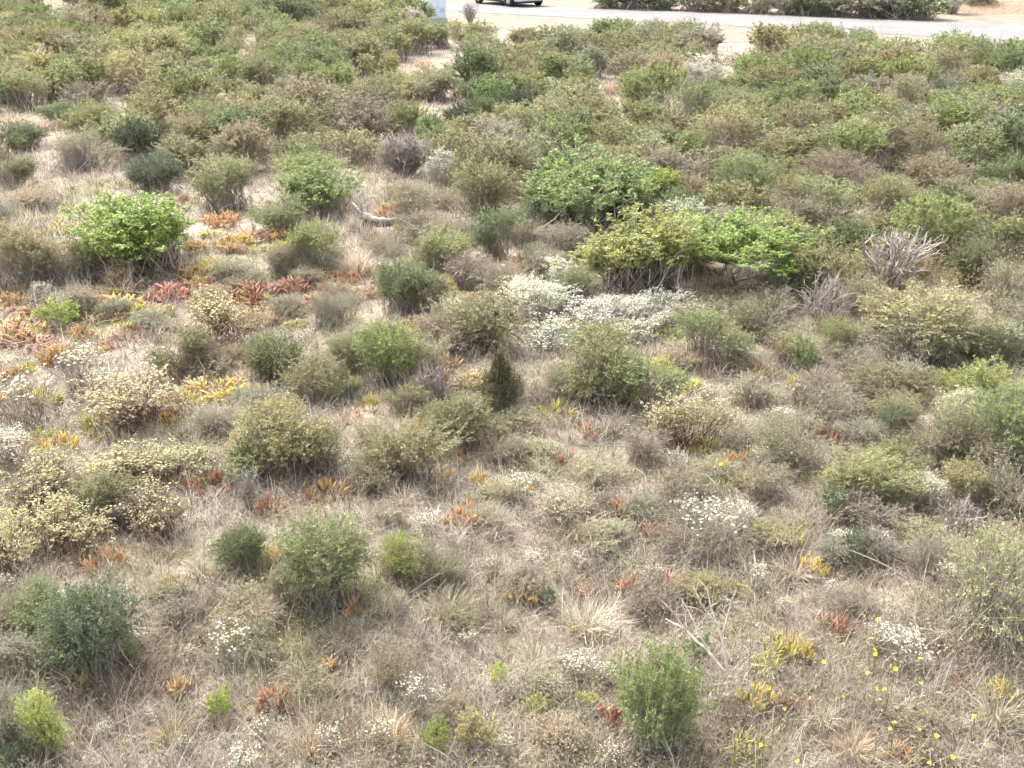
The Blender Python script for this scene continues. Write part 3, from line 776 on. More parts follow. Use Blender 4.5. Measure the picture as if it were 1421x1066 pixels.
# half-dry neighbours growing into the larger shrubs
rc = random.Random(8)
for row in HAND:
    k, x_, y_, w_, h_, t_ = row[:6]
    if k in ('heath', 'round') and y_ > 330 and w_ > 66:
        for _ in range(2 if k == 'heath' else 1):
            sd_ = rc.choice([-1, 1])
            plant('thin' if rc.random() < .75 else 'heath', x_ + sd_ * w_ * rc.uniform(.3, .6), y_ + rc.uniform(-14, 10), w_ * rc.uniform(.45, .8), h_ * rc.uniform(.4, .7), rc.choice([t_, 'brown', 'olive', 'pale']), far=False)

# --- finger-leaved succulents: x, y of the foot, width, height, colour
FIGS = [
 (1108, 912, 48, 44, 'yellow'), (1072, 912, 40, 38, 'ygreen'), (1066, 936, 42, 28, 'ygreen'), (1046, 984, 52, 40, 'yellow'), (1026, 1050, 56, 34, 'ygreen'), (1124, 800, 34, 40, 'yellow'),
 (1052, 748, 40, 34, 'ygreen'), (1094, 758, 46, 36, 'ygreen'), (1156, 880, 30, 34, 'red'), (1388, 968, 48, 30, 'yellow'), (1336, 954, 34, 20, 'pink'),
 (1250, 1062, 44, 26, 'orange'), (1102, 984, 34, 24, 'red'), (850, 1012, 40, 56, 'maroon'), (726, 838, 50, 34, 'orange'), (876, 824, 34, 36, 'red'),
 (926, 822, 32, 34, 'pink'), (640, 728, 48, 44, 'orange'), (674, 682, 34, 40, 'yellow'), (860, 716, 32, 36, 'red'), (796, 884, 22, 22, 'ygreen'),
 (490, 856, 26, 36, 'orange'), (462, 936, 16, 34, 'orange'), (384, 990, 52, 62, 'red'), (50, 872, 22, 36, 'yellow'), (150, 792, 50, 46, 'orange'),
 (243, 822, 40, 34, 'yellow'), (116, 950, 40, 40, 'ygreen'), (252, 968, 26, 30, 'orange'), (360, 788, 34, 64, 'ygreen'), (386, 788, 30, 46, 'orange'),
 (380, 712, 36, 40, 'red'), (456, 692, 54, 36, 'orange'), (298, 682, 56, 32, 'red'), (138, 662, 22, 34, 'yellow'), (82, 628, 48, 46, 'yellow'), (44, 618, 34, 50, 'ygreen'),
 (250, 566, 50, 42, 'yellow'), (134, 590, 50, 40, 'ygreen'), (306, 544, 62, 36, 'yellow'), (320, 498, 40, 40, 'orange'), (333, 620, 28, 26, 'orange'), (60, 1000, 22, 22, 'orange'),
 (1036, 470, 26, 50, 'orange'), (1052, 524, 34, 34, 'orange'), (1106, 540, 24, 40, 'yellow'), (1152, 612, 58, 40, 'red'), (1016, 650, 40, 26, 'orange'),
 (1040, 680, 34, 30, 'yellow'), (978, 630, 38, 30, 'ygreen'), (614, 404, 32, 40, 'yellow'), (608, 524, 62, 60, 'orange'), (770, 582, 50, 40, 'ygreen'),
 (916, 512, 28, 36, 'yellow'), (815, 608, 28, 26, 'red'), (780, 640, 26, 22, 'orange'), (926, 470, 40, 30, 'ygreen'), (480, 392, 30, 34, 'red'), (478, 536, 34, 46, 'yellow'),
 (584, 452, 34, 30, 'red'), (512, 566, 28, 36, 'ygreen'), (268, 388, 34, 38, 'orange'), (294, 382, 26, 44, 'yellow'), (354, 414, 58, 50, 'red'), (410, 404, 40, 40, 'red'),
 (172, 404, 46, 32, 'pink'), (172, 430, 52, 38, 'yellow'), (238, 414, 40, 44, 'pink'), (410, 434, 44, 36, 'orange'), (370, 450, 36, 30, 'orange'), (193, 462, 34, 30, 'red'),
 (80, 506, 34, 60, 'orange'), (112, 470, 30, 38, 'orange'), (32, 462, 64, 40, 'orange'), (10, 526, 28, 40, 'orange'), (146, 446, 44, 30, 'pink'), (552, 300, 38, 44, 'orange'),
 (548, 268, 30, 26, 'orange'), (90, 322, 46, 30, 'orange'), (310, 312, 40, 36, 'orange'), (330, 340, 38, 30, 'yellow'), (372, 330, 40, 28, 'orange'), (280, 346, 36, 30, 'orange'), (258, 280, 20, 22, 'red'),
 (560, 326, 26, 34, 'orange'), (660, 330, 30, 30, 'pink'), (724, 376, 50, 34, 'orange'), (738, 362, 34, 28, 'yellow'), (440, 420, 36, 30, 'red'), (510, 410, 36, 24, 'pink'), (100, 345, 40, 24, 'pink'),
 (600, 172, 40, 18, 'orange'), (545, 150, 20, 14, 'red'), (1000, 655, 22, 18, 'orange'), (330, 780, 26, 30, 'yellow'), (905, 745, 30, 26, 'red'), (815, 830, 26, 20, 'pink'), (1305, 1010, 30, 20, 'orange'),
 (60, 560, 40, 40, 'ygreen'), (20, 420, 44, 30, 'orange'), (130, 420, 40, 28, 'red'), (60, 435, 44, 30, 'orange'), (220, 440, 40, 26, 'pink'), (290, 420, 40, 26, 'orange'), (450, 390, 36, 26, 'orange'), (240, 520, 26, 24, 'orange'),
 (640, 395, 36, 26, 'red'), (560, 460, 30, 22, 'red'), (640, 640, 24, 20, 'orange'), (590, 600, 22, 20, 'yellow'), (1010, 480, 30, 26, 'ygreen'), (960, 540, 30, 26, 'ygreen'),
]
rg = random.Random(31)
mats = []
for x_, y_, w_, h_, t_ in FIGS:
    mats.append((x_, y_, w_ * (1.5 if y_ < 560 else 1.25), h_ * (.85 if y_ < 560 else .95), t_))
    if 300 < y_ < 700 and x_ < 680:
        for _ in range(4 if y_ < 480 else 2):
            mats.append((x_ + rg.uniform(-60, 60), y_ + rg.uniform(-18, 22), w_ * rg.uniform(.8, 1.2), h_ * rg.uniform(.35, .5), rg.choice([t_, 'orange', 'yellow', 'pink', 'ygreen'])))
for x_, y_, w_, h_, t_ in mats:
    near = y_ > 560
    plant('fig', x_, y_, w_, h_, t_, leaves=(max(4, min(16, int(w_ / 3.6))), 6) if near else None)

# --- small everlastings with cream heads
EVER = [(6, 836, 44, 44), (330, 922, 76, 58), (265, 922, 34, 30), (366, 1034, 44, 44), (456, 1046, 52, 44), (340, 1064, 60, 34), (146, 1030, 34, 34), (72, 846, 46, 30), (132, 898, 44, 34), (190, 900, 40, 34),
 (598, 744, 54, 40), (630, 806, 40, 30), (904, 832, 42, 56), (578, 992, 60, 58), (612, 988, 44, 40), (800, 944, 70, 44), (838, 950, 44, 34), (530, 1046, 56, 50), (852, 1064, 54, 34), (552, 862, 26, 48),
 (992, 768, 100, 84), (960, 740, 60, 56), (1030, 740, 50, 50), (1162, 776, 46, 48), (1250, 922, 84, 58), (1220, 905, 50, 46), (1086, 858, 34, 34), (1312, 824, 40, 50), (1050, 822, 44, 46), (1218, 768, 44, 40),
 (1092, 386, 44, 40), (720, 696, 58, 48), (936, 660, 36, 44), (1110, 560, 50, 34), (1080, 594, 50, 34), (1060, 650, 44, 34), (745, 680, 30, 26), (650, 900, 36, 28), (740, 790, 44, 30), (800, 790, 36, 30),
 (680, 800, 36, 30), (690, 395, 44, 30), (655, 405, 34, 26), (60, 420, 40, 34), (300, 770, 34, 24), (540, 730, 34, 24), (420, 760, 30, 24), (1130, 600, 40, 30), (1020, 560, 40, 30), (1335, 1020, 30, 26), (980, 560, 44, 30),
 (1300, 900, 30, 30), (1150, 830, 34, 28), (1000, 850, 34, 26), (700, 1050, 40, 34), (210, 1010, 34, 28), (260, 1050, 36, 30), (930, 1050, 40, 30), (1275, 790, 40, 30)]
for x_, y_, w_, h_ in EVER:
    plant('ever', x_, y_, w_, h_, 'grey' if (x_ * 7 + y_) % 3 else 'silver')

# --- separate dry grass tufts
TUFTS = [(500, 382, 82, 64, 'pinkstraw'), (1210, 372, 70, 60, 'pinkstraw'), (620, 860, 90, 60, 'greystraw'), (815, 880, 110, 70, 'straw'), (740, 930, 76, 56, 'straw'), (545, 1030, 80, 66, 'warmstraw'),
 (1380, 1010, 90, 80, 'warmstraw'), (1320, 1060, 90, 60, 'straw'), (1180, 1050, 80, 60, 'warmstraw'), (1230, 990, 70, 60, 'greystraw'), (1140, 1010, 70, 56, 'straw'), (430, 1050, 80, 70, 'straw'),
 (240, 1030, 70, 56, 'warmstraw'), (690, 740, 80, 46, 'straw'), (800, 740, 80, 46, 'warmstraw'), (360, 860, 80, 54, 'greystraw'), (600, 180, 60, 30, 'pinkstraw'), (580, 160, 60, 30, 'pinkstraw'), (640, 130, 44, 30, 'pinkstraw'), (590, 92, 44, 22, 'pinkstraw'), (625, 96, 40, 22, 'pinkstraw'),
 (505, 120, 40, 20, 'pinkstraw'), (850, 600, 76, 50, 'greystraw'), (720, 600, 76, 50, 'pinkstraw'), (1100, 800, 80, 50, 'greystraw'), (950, 660, 80, 44, 'straw'), (490, 320, 24, 50, 'straw'), (280, 800, 60, 44, 'greystraw'), (560, 700, 70, 40, 'greystraw'), (1400, 860, 60, 50, 'straw'), (490, 760, 50, 40, 'straw'),
 (60, 180, 60, 26, 'pinkstraw'), (20, 172, 60, 26, 'pinkstraw'), (170, 210, 50, 28, 'warmstraw'), (150, 195, 44, 24, 'warmstraw'), (850, 130, 50, 30, 'pinkstraw'), (900, 115, 40, 30, 'pinkstraw'), (660, 140, 40, 24, 'pinkstraw'), (1270, 380, 60, 60, 'pinkstraw'), (1100, 900, 60, 50, 'straw'), (860, 930, 60, 46, 'straw'), (700, 870, 60, 46, 'greystraw'), (540, 850, 60, 46, 'greystraw')]
for x_, y_, w_, h_, t_ in TUFTS:
    plant('grass', x_, y_, w_, h_, t_)

# --- the closed scrub towards the road: each shrub on its own
rf = random.Random(5)
def top_limit(px):
    pts = [(-200, -30), (572, -30), (576, 24), (622, 26), (648, 24), (700, 40), (800, 34), (828, 25), (950, 28), (1000, 52), (1045, 55), (1060, 36), (1150, 32), (1185, 38), (1260, 43), (1290, 40), (1340, 47), (1421, 53), (1700, 66)]
    for (a, b), (c, d_) in zip(pts, pts[1:]):
        if a <= px < c: return b + (d_ - b) * (px - a) / (c - a)
    return 78
BARE = [(590, 155, 62, 20), (588, 88, 46, 10), (632, 84, 26, 18), (505, 118, 26, 10), (40, 178, 80, 22), (60, 300, 90, 60), (120, 235, 90, 30), (560, 240, 60, 40), (610, 60, 10, 6), (845, 125, 36, 14), (1010, 80, 14, 12), (540, 330, 120, 60), (80, 2, 60, 6)]
placed = [(at(q['px'], q['py'])[0], at(q['px'], q['py'])[1], q['w'] / at(q['px'], q['py'])[3]) for q in PLANTS if q['kind'] in ('heath', 'round', 'dome', 'leafy', 'thin', 'silver', 'dead', 'cream')]
tries = 0; n_far = 0
while tries < 26000:
    tries += 1
    py = rf.uniform(2, 420); px = rf.uniform(-70, 1490)
    if px < 640 and py > 250: continue
    if 640 <= px < 1080 and py > 320: continue
    if px < 290 and py > 145 and rf.random() < .8: continue
    if any(((px - a) / c) ** 2 + ((q_ - b) / d_) ** 2 < 1 for a, b, c, d_ in BARE for q_ in (py, py - 14, py - 24)): continue
    x_, y_, z_, s_ = at(px, py)
    Wm = rf.uniform(.65, 1.2) * (1 + min(max(y_ - 18, 0), 30) / 75)
    if py > 250: Wm *= .8
    if px > 640 and py < 130: Wm *= 1.15
    w_ = Wm * s_; h_ = w_ * rf.uniform(.62, .95)
    if 40 < py < 130 and px > 1040: h_ *= 1.15
    if py - h_ * .95 < top_limit(px): continue
    sp = .76 if y_ > 24 else .66
    if any(abs(x_ - a) < 3 and abs(y_ - b) < 4 and math.hypot(x_ - a, (y_ - b) * .8) < sp * .5 * (Wm + c) + .12 for a, b, c in placed): continue
    placed.append((x_, y_, Wm))
    r = rf.random()
    if px > 640: k = 'heath' if r < .58 else 'thin' if r < .80 else 'leafy' if r < .92 else 'dome' if r < .985 else 'silver'
    else: k = 'heath' if r < .66 else 'thin' if r < .78 else 'leafy' if r < .88 else 'dome' if r < .985 else 'silver'
    if k == 'silver': t_ = 'silver'
    elif k == 'dome': t_ = rf.choice(['deep', 'green', 'olive', 'green'])
    elif px > 640: t_ = rf.choice(['olive', 'olive', 'olive', 'green', 'grey', 'olive', 'brown', 'green', 'deep'])
    else: t_ = rf.choice(['olive', 'olive', 'olive', 'yolive', 'green', 'green', 'olive', 'brown', 'deep'])
    plant(k, px, py, w_, h_, t_, far=True)
    n_far += 1
# thin half-dead shrubs that fill the gaps between the larger ones
for (x0, x1, y0, y1, cnt, w0, w1, hr, tints) in [(1050, 1440, 400, 790, 30, 70, 120, .66, ['brown', 'olive', 'brown', 'grey', 'yolive', 'pale']), (650, 1060, 560, 770, 9, 56, 90, .46, ['pale', 'pale', 'brown']), (300, 640, 400, 730, 10, 50, 80, .55, ['brown', 'olive', 'grey']),
                                               (100, 1420, 800, 1075, 10, 60, 90, .42, ['pale', 'pale', 'olive', 'rust']), (560, 1110, 255, 430, 14, 54, 90, .6, ['brown', 'grey', 'olive']), (-60, 560, 300, 470, 12, 44, 80, .5, ['brown', 'grey', 'pale'])]:
    done = 0; tr = 0
    while done < cnt and tr < 4000:
        tr += 1
        px, py = rf.uniform(x0, x1), rf.uniform(y0, y1); w_ = rf.uniform(w0, w1)
        x_, y_, z_, s_ = at(px, py); Wm = w_ / s_
        if any(math.hypot(x_ - a, y_ - b) < .42 * (Wm + c) for a, b, c in placed): continue
        placed.append((x_, y_, Wm)); done += 1
        if abs(px - 985) < 80 and 830 < py < 1000: continue
        plant('thin', px, py, w_, w_ * hr * rf.uniform(.8, 1.15), rf.choice(tints), far=False)
# thicket beyond the road
for i, (px, w_, t_, k) in enumerate([(846, 60, 'deep', 'dome'), (884, 70, 'dark', 'dome'), (918, 50, 'deep', 'dome'), (965, 60, 'grey', 'heath'), (1008, 54, 'brown', 'thin'), (1050, 60, 'yolive', 'heath'), (1098, 60, 'grey', 'heath'), (1128, 64, 'deep', 'heath'),
                        (1165, 66, 'grey', 'heath'), (1205, 70, 'grey', 'heath'), (1242, 70, 'grey', 'heath'), (1278, 66, 'deep', 'heath'), (1318, 60, 'silver', 'silver'), (1350, 60, 'grey', 'heath'), (1385, 70, 'yolive', 'heath'), (1430, 70, 'green', 'heath'),
                        (1000, 70, 'brown', 'heath'), (1150, 80, 'brown', 'heath'), (1230, 80, 'deep', 'heath')]):
    yb = 8.0 + (px - 700) * .0375 - 2.5 - (3 if i > 15 else 0) - (0 if px < 1290 else 5 + (px - 1290) * .16)
    plant('dome' if k in ('heath', 'thin') else k, px, max(yb, 2), w_ * (1 if px < 1290 else .8), w_ * .62, t_, far=True)

# ------------------------------------------------------------------ yellow daisies
M['petal'] = noise_mat('yellow_petal', [(0.3, (.78, .60, .02)), (0.7, (.88, .74, .03))], 30, 2, .6)
M['disc'] = noise_mat('daisy_disc', [(0.3, (.50, .30, .02)), (0.7, (.66, .44, .03))], 60, 2, .8)
M['dstem'] = noise_mat('daisy_stem', [(0.3, (.16, .19, .08)), (0.7, (.26, .28, .14))], 20, 2, .8)
def daisy_meshes(seed):
    rng = np.random.default_rng(seed)
    n = 14; v, f = [], []
    for i in range(n):
        a = i * 2 * math.pi / n + rng.normal(0, .06); up = rng.uniform(.2, .9); L = rng.uniform(.85, 1.05)
        c, s = math.cos(a), math.sin(a)
        o = len(v); wd = .19
        v += [(c * .2, s * .2, 0), (c * .62 * L - s * wd, s * .62 * L + c * wd, up * .5), (c * L, s * L, up * .8), (c * .62 * L + s * wd, s * .62 * L - c * wd, up * .5)]
        f += [(o, o + 1, o + 2), (o, o + 2, o + 3)]
    pet = mk_mesh('petals', np.array(v), np.array(f), [M['petal']])
    dv, df = head_geo(rng, np.zeros((1, 3)), 1, .38, 0.0, .5)
    return pet, mk_mesh('disc', dv, df, [M['disc']])
DAISY = [daisy_meshes(s) for s in (1, 2, 3)]
DAISIES = [(1219, 859), (1170, 893), (1209, 885), (1213, 899), (1216, 907), (1144, 918), (1204, 932), (1278, 913), (1244, 926), (1278, 946), (1302, 959), (1169, 966), (1215, 954), (1228, 957), (1044, 950), (1067, 955), (1087, 984), (1073, 1001),
           (1061, 1023), (1056, 1034), (1021, 1027), (1286, 987), (1236, 1012), (1241, 1002), (1216, 1017), (1276, 1012), (1300, 1020), (1353, 993), (1107, 1058), (1323, 1050), (1290, 1059), (991, 648), (1008, 641), (1001, 645)]
for i, (px, py) in enumerate(DAISIES):
    x_, y_, z_, s_ = at(px, py + 34 if py > 700 else py + 22)
    H = rnd.uniform(.19, .25)
    # the head is where the ray through (px, py) passes over the foot at that height
    u = (px - IW / 2) / FPX; v_ = (py - IH / 2) / FPX
    dy_ = math.cos(PITCH) - v_ * math.sin(PITCH); dz_ = -math.sin(PITCH) - v_ * math.cos(PITCH)
    t_ = (z_ + H - CAM_H) / dz_
    hx, hy = u * t_ - x_, dy_ * t_ - y_
    hx, hy = hx + 0, hy + 0
    root = empty('yellow_daisy', (x_ + hx * .7, y_ + hy * .7, float(hgt(x_ + hx * .7, y_ + hy * .7))))
    tip = Vector((hx * .3, hy * .3, H))
    a = np.array([[0, 0, -.01]]); b = np.array([tip[:]]); c_ = (a + b) / 2 + np.random.default_rng(i).normal(0, .012, (1, 3))
    sv, sf = tube_geo(bez(a, c_, b, 5), [.0022], [.0014])
    mesh_obj('stem', mk_mesh('daisy_stem', sv, sf, [M['dstem']]), root)
    rng_ = np.random.default_rng(100 + i); q = rng_.uniform(.05, .75, 12)[:, None]
    lp = a * (1 - q) ** 2 + 2 * c_ * q * (1 - q) + b * q ** 2
    lv, lf = leaf_geo(lp, unit(rng_.normal(size=(12, 3)) + [0, 0, .6]), rng_.uniform(.02, .045, 12), rng_.uniform(.004, .007, 12), rng_)
    mesh_obj('leaves', mk_mesh('daisy_leaves', lv, lf, [M['dstem']]), root)
    size = rnd.uniform(.75, 1.15) * (.0135 if py > 700 else .017)
    pe, di = DAISY[i % 3]
    po = mesh_obj('petals', pe, root); po.location = tip; po.scale = (size,) * 3
    po.rotation_euler = (rnd.uniform(-.5, .9), rnd.uniform(-.8, .8), rnd.uniform(0, 6))
    do = mesh_obj('disc', di, po); do.location = (0, 0, .12)
    root['category'] = 'flower'
    PLANTS.append(dict(o=root, px=px, py=py, w=9, h=30, noun='daisy flower on thin stem', tint='yellow', label=None, group='yellow daisies', mark=None, kind='daisy'))

# ------------------------------------------------------------------ stones, log, bleached branch
M['stone'] = noise_mat('pale_stone', [(0.3, (.42, .32, .22)), (0.6, (.55, .45, .34)), (0.85, (.64, .56, .45))], 6, 6, .9, .4, 40)
def stone_mesh(seed):
    rng = np.random.default_rng(seed)
    import bmesh
    bm = bmesh.new(); bmesh.ops.create_icosphere(bm, subdivisions=3, radius=1)
    dirs = unit(rng.normal(size=(9, 3))); offs = rng.uniform(.62, .9, 9)
    for v in bm.verts:
        c = np.array(v.co)
        for d_, o in zip(dirs, offs):
            k = c @ d_ - o
            if k > 0: c = c - d_ * k * .85
        v.co = c * (1 + .03 * math.sin(c[0] * 9 + c[1] * 7))
    me = bpy.data.meshes.new('stone'); bm.to_mesh(me); bm.free()
    me.materials.append(M['stone']); return me
for i, (px, py, w_, lab) in enumerate([(1350, 862, 30, 'pale flat stone lying under the wide see-through shrub'), (1228, 852, 14, 'small pale stone above the white everlasting cluster'), (1202, 845, 14, 'small angular stone beside another, in brown twigs'),
                                       (1372, 1040, 26, 'pinkish stone half buried in straw near the corner'), (1150, 968, 10, 'tiny stone among the yellow daisies')]):
    x_, y_, z_, s_ = at(px, py)
    o = mesh_obj('stone', stone_mesh(i + 1)); o.location = (x_, y_, z_ + .012 + w_ / s_ * .08)
    o.scale = (w_ / s_ * .55, w_ / s_ * .38, w_ / s_ * .24); o.rotation_euler = (.15, .2, rnd.uniform(-.6, .3))
    tag(o, lab, 'stone', 'stones in the scrub')
M['log'] = noise_mat('bleached_wood', [(0.3, (.36, .32, .29)), (0.55, (.58, .54, .50)), (0.8, (.72, .69, .65))], 5, 6, .85, .5, 30)
M['log_low'] = noise_mat('near_black', [(0.3, (.035, .03, .027)), (0.7, (.09, .08, .07))], 6, 6, .9, .5)
def limb(pts, r0, r1, sides=8, seed=0, k=10):
    rng = np.random.default_rng(seed)
    pts = np.array(pts, float)
    t = np.linspace(0, len(pts) - 1, k); i0 = np.clip(t.astype(int), 0, len(pts) - 2); fr = (t - i0)[:, None]
    path = (pts[i0] * (1 - fr) + pts[i0 + 1] * fr + rng.normal(0, r0 * .18, (k, 3)))[None]
    return tube_geo(path, [r0], [r1], sides)
def join(parts):
    vs_, fs_, o = [], [], 0
    for v, f in parts: vs_.append(v); fs_.append(f + o); o += len(v)
    return np.concatenate(vs_), np.concatenate(fs_)
lx, ly, lz, ls = at(524, 312)
root = empty('fallen_log', (lx, ly, lz))
k = 1 / ls
mesh_obj('trunk', mk_mesh('log_trunk', *limb([(-26 * k, 0, 20 * k), (-14 * k, 0, 11 * k), (0, 0, 6 * k), (16 * k, 0, 5 * k), (28 * k, .02, 8 * k)], 5.5 * k, 2.2 * k, 9, 3, 14), [M['log']], smooth=True), root)
mesh_obj('dark_side', mk_mesh('log_dark', *limb([(-18 * k, -.03, 3 * k), (0, -.05, 2 * k), (20 * k, -.03, 1 * k)], 5.0 * k, 3.0 * k, 8, 4, 9), [M['log_low']], smooth=True), root)  # near-black second limb set low along the front of the log
mesh_obj('branch', mk_mesh('log_branch', *limb([(-20 * k, 0, 14 * k), (-30 * k, .02, 26 * k), (-34 * k, .05, 30 * k)], 2.4 * k, 1.0 * k, 6, 5, 6), [M['log']], smooth=True), root)
tag(root, 'pale bleached log with dark underside lying near dry grass', 'log')
PLANTS.append(dict(o=root, px=522, py=305, w=55, h=25, noun='log', tint='', label=root['label'], group=None, mark='the pale fallen log', kind='log'))

M['tan'] = noise_mat('tan_wood', [(0.3, (.40, .34, .28)), (0.55, (.54, .475, .40)), (0.8, (.64, .575, .495))], 5, 6, .85, .5, 30)
bx, by, bz, bs = at(1018, 956)
k = 1 / bs
root = empty('bleached_branch', (bx, by - .02, bz + .02)); root.scale = (1.05, 1, 1.12)
main = [(4 * k, 0.000, -1 * k), (-10 * k, 0.029, 14 * k), (-32 * k, 0.120, 34 * k), (-58 * k, 0.220, 46 * k), (-84 * k, 0.300, 52 * k)]
mesh_obj('main_limb', mk_mesh('limb', *limb(main, 3.2 * k, 1.1 * k, 7, 1, 14), [M['tan']], smooth=True), root)
subs = [limb([(-6 * k, 0.020, 12 * k), (-18 * k, 0.100, 60 * k), (-30 * k, 0.200, 88 * k), (-34 * k, 0.249, 108 * k)], 2.4 * k, .7 * k, 6, 2), limb([(-17 * k, 0.100, 58 * k), (-8 * k, 0.160, 84 * k), (-2 * k, 0.200, 100 * k)], 1.5 * k, .5 * k, 5, 6),
        limb([(-32 * k, 0.120, 34 * k), (-52 * k, 0.200, 68 * k), (-66 * k, 0.300, 84 * k)], 1.8 * k, .5 * k, 5, 3), limb([(-58 * k, 0.220, 46 * k), (-78 * k, 0.249, 72 * k), (-92 * k, 0.300, 80 * k)], 1.3 * k, .4 * k, 5, 4),
        limb([(-24 * k, 0.140, 72 * k), (-44 * k, 0.200, 92 * k), (-54 * k, 0.249, 112 * k)], 1.3 * k, .4 * k, 5, 5), limb([(-8 * k, 0.000, 8 * k), (-40 * k, -0.049, 12 * k), (-62 * k, -0.049, 10 * k)], 1.4 * k, .4 * k, 5, 8)]
for sgeo in subs:
    mesh_obj('side_branch', mk_mesh('side_branch', *sgeo, [M['tan']], smooth=True), root)
rng = np.random.default_rng(9)
tw = []
for v, f in subs:
    idx = rng.integers(len(v) // 3, len(v), 7)
    for q in v[idx]:
        e = q + unit(rng.normal(size=3) + [-.3, .1, .7]) * rng.uniform(10, 26) * k
        tw.append(tube_geo(np.array([[q, (q + e) / 2 + rng.normal(0, 2 * k, 3), e]]), [.6 * k], [.3 * k]))
mesh_obj('twigs', mk_mesh('branch_twigs', *join(tw), [M['tan']]), root)
tag(root, 'bleached dead branch forking upward beside the upright green shrub', 'dead branch')
PLANTS.append(dict(o=root, px=1016, py=955, w=90, h=120, noun='branch', tint='', label=root['label'], group=None, mark='the bleached dead branch', kind='log'))

# loose sticks lying in the scrub
STICKS = [(1270, 812, 1180, 768, 1.6), (1310, 900, 1230, 872, 1.6), (1322, 905, 1390, 880, 1.3), (1205, 800, 1178, 780, 2.2), (1080, 420, 1050, 460, 1.8), (200, 868, 280, 850, 1.2), (560, 830, 640, 790, 1.2), (1085, 240, 1105, 205, 2.4),
          (640, 460, 655, 475, 2.0), (30, 430, 80, 412, 1.8), (1280, 575, 1230, 555, 1.8), (150, 408, 210, 415, 1.6), (360, 415, 400, 395, 1.5), (1285, 248, 1310, 222, 2.2), (1010, 236, 1020, 215, 1.6)]
for i, (x0, y0, x1, y1, r) in enumerate(STICKS):
    a = at(x0, y0); s_ = a[3]
    e = np.array([(x1 - x0) / s_, .1, max(0.0, (y0 - y1)) / s_ * .95 + (.03 if y1 > y0 else 0)])
    if y1 > y0: bb = at(x1, y1); e = np.array([bb[0] - a[0], bb[1] - a[1], .02])
    root = empty('dry_stick', a[:3])
    mesh_obj('shaft', mk_mesh('stick', *limb([(0, 0, 0), e * .5 + [0, 0, .03], e], r / s_, r * .4 / s_, 6, i, 8), [M['stem_grey']], smooth=True), root)
    m_ = e * .55 + [0, 0, .03]
    mesh_obj('side_twig', mk_mesh('stick_twig', *limb([m_, m_ + [.3 * e[0], -.02, .25 * abs(e[0]) + .03]], r * .5 / s_, r * .2 / s_, 5, i + 40, 5), [M['stem_grey']], smooth=True), root)
    root['category'] = 'stick'
    PLANTS.append(dict(o=root, px=(x0 + x1) / 2, py=(y0 + y1) / 2, w=abs(x1 - x0), h=20, noun='bare dry stick', tint='bleached', label=None, group='dry sticks', mark=None, kind='stick'))

# ------------------------------------------------------------------ loose ground cover (nobody could count it)
rng = np.random.default_rng(2024)
def field(n, y0, y1, x0=-260, x1=1680):
    px = rng.uniform(x0, x1, n); py = rng.uniform(y0, y1, n)
    return px, py
def bare_mask(px, py):
    m = py > 250
    m |= (px > 640) & (px < 1100) & (py > 300)
    for a, b, c, d_ in BARE:
        m |= ((px - a) / (c * 1.15)) ** 2 + ((py - b) / (d_ * 1.2)) ** 2 < 1
    return m | (rng.uniform(0, 1, len(px)) < .3)
# tufted straw
n_t = 9800
px, py = field(n_t, 90, 1170)
k_ = bare_mask(px, py); px, py = px[k_], py[k_]
X, Y, Z, S = at_np(px, py)
per = 24
idx = np.repeat(np.arange(len(px)), per)
tl = rng.uniform(.5, 1.25, len(px)); lean0 = rng.uniform(0, .9, len(px)); azt = rng.uniform(0, 6.28, len(px))
n = len(idx)
P = np.stack([X[idx] + rng.normal(0, .035, n), Y[idx] + rng.normal(0, .035, n), Z[idx] - .008], 1)
straight = rng.uniform(0, 1, n)
az = np.where(straight < .55, azt[idx] + rng.normal(0, .8, n), rng.uniform(0, 6.28, n))
L = rng.uniform(.06, .20, n) * (1 + (rng.uniform(0, 1, n) < .12) * .9) * tl[idx] * np.clip(1.15 - (S[idx] - 60) / 900, .75, 1.2)
W = np.maximum(rng.uniform(.002, .0042, n), .75 / S[idx]) * (1 + (rng.uniform(0, 1, n) < .10) * 1.0)
v, f = blade_geo(P, az, np.clip(lean0[idx] + rng.normal(.25, .3, n), .02, 1.5), L, W, rng.uniform(0, .9, n), rng)
tag(mesh_obj('dry_grass', mk_mesh('dry_grass', v, f, [M['straw']])), 'pale dry grass covering the ground between the shrubs', 'grass', kind='stuff')
# clearings further out
px, py = field(60000, 60, 340)
m = np.zeros(len(px), bool)
for a, b, c, d_ in BARE: m |= ((px - a) / (c * 1.1)) ** 2 + ((py - b) / (d_ * 1.15)) ** 2 < 1
px, py = px[m], py[m]; n = len(px)
X, Y, Z, S = at_np(px, py)
v, f = blade_geo(np.stack([X, Y, Z - .01], 1), rng.uniform(0, 6.28, n), rng.uniform(.05, .8, n), rng.uniform(.10, .34, n), np.maximum(.004, .7 / S), rng.uniform(0, .8, n), rng)
tag(mesh_obj('tall_dry_grass', mk_mesh('tall_dry_grass', v, f, [M['straw']])), 'taller dry grass standing in the clearings of the scrub', 'grass', kind='stuff')
# matted, lying straw
n = 95000
px, py = field(n, 110, 1180); k_ = bare_mask(px, py); px, py = px[k_], py[k_]; n = len(px)
X, Y, Z, S = at_np(px, py)
v, f = blade_geo(np.stack([X, Y, Z + rng.uniform(-.004, .03, n)], 1), rng.uniform(0, 6.28, n), rng.uniform(1.1, 1.6, n), rng.uniform(.05, .2, n), np.maximum(rng.uniform(.002, .004, n), .6 / S), rng.uniform(-.2, .3, n), rng)
tag(mesh_obj('straw_mat', mk_mesh('straw_mat', v, f, [M['straw']])), 'matted fallen straw lying flat over the soil', 'straw', kind='stuff')
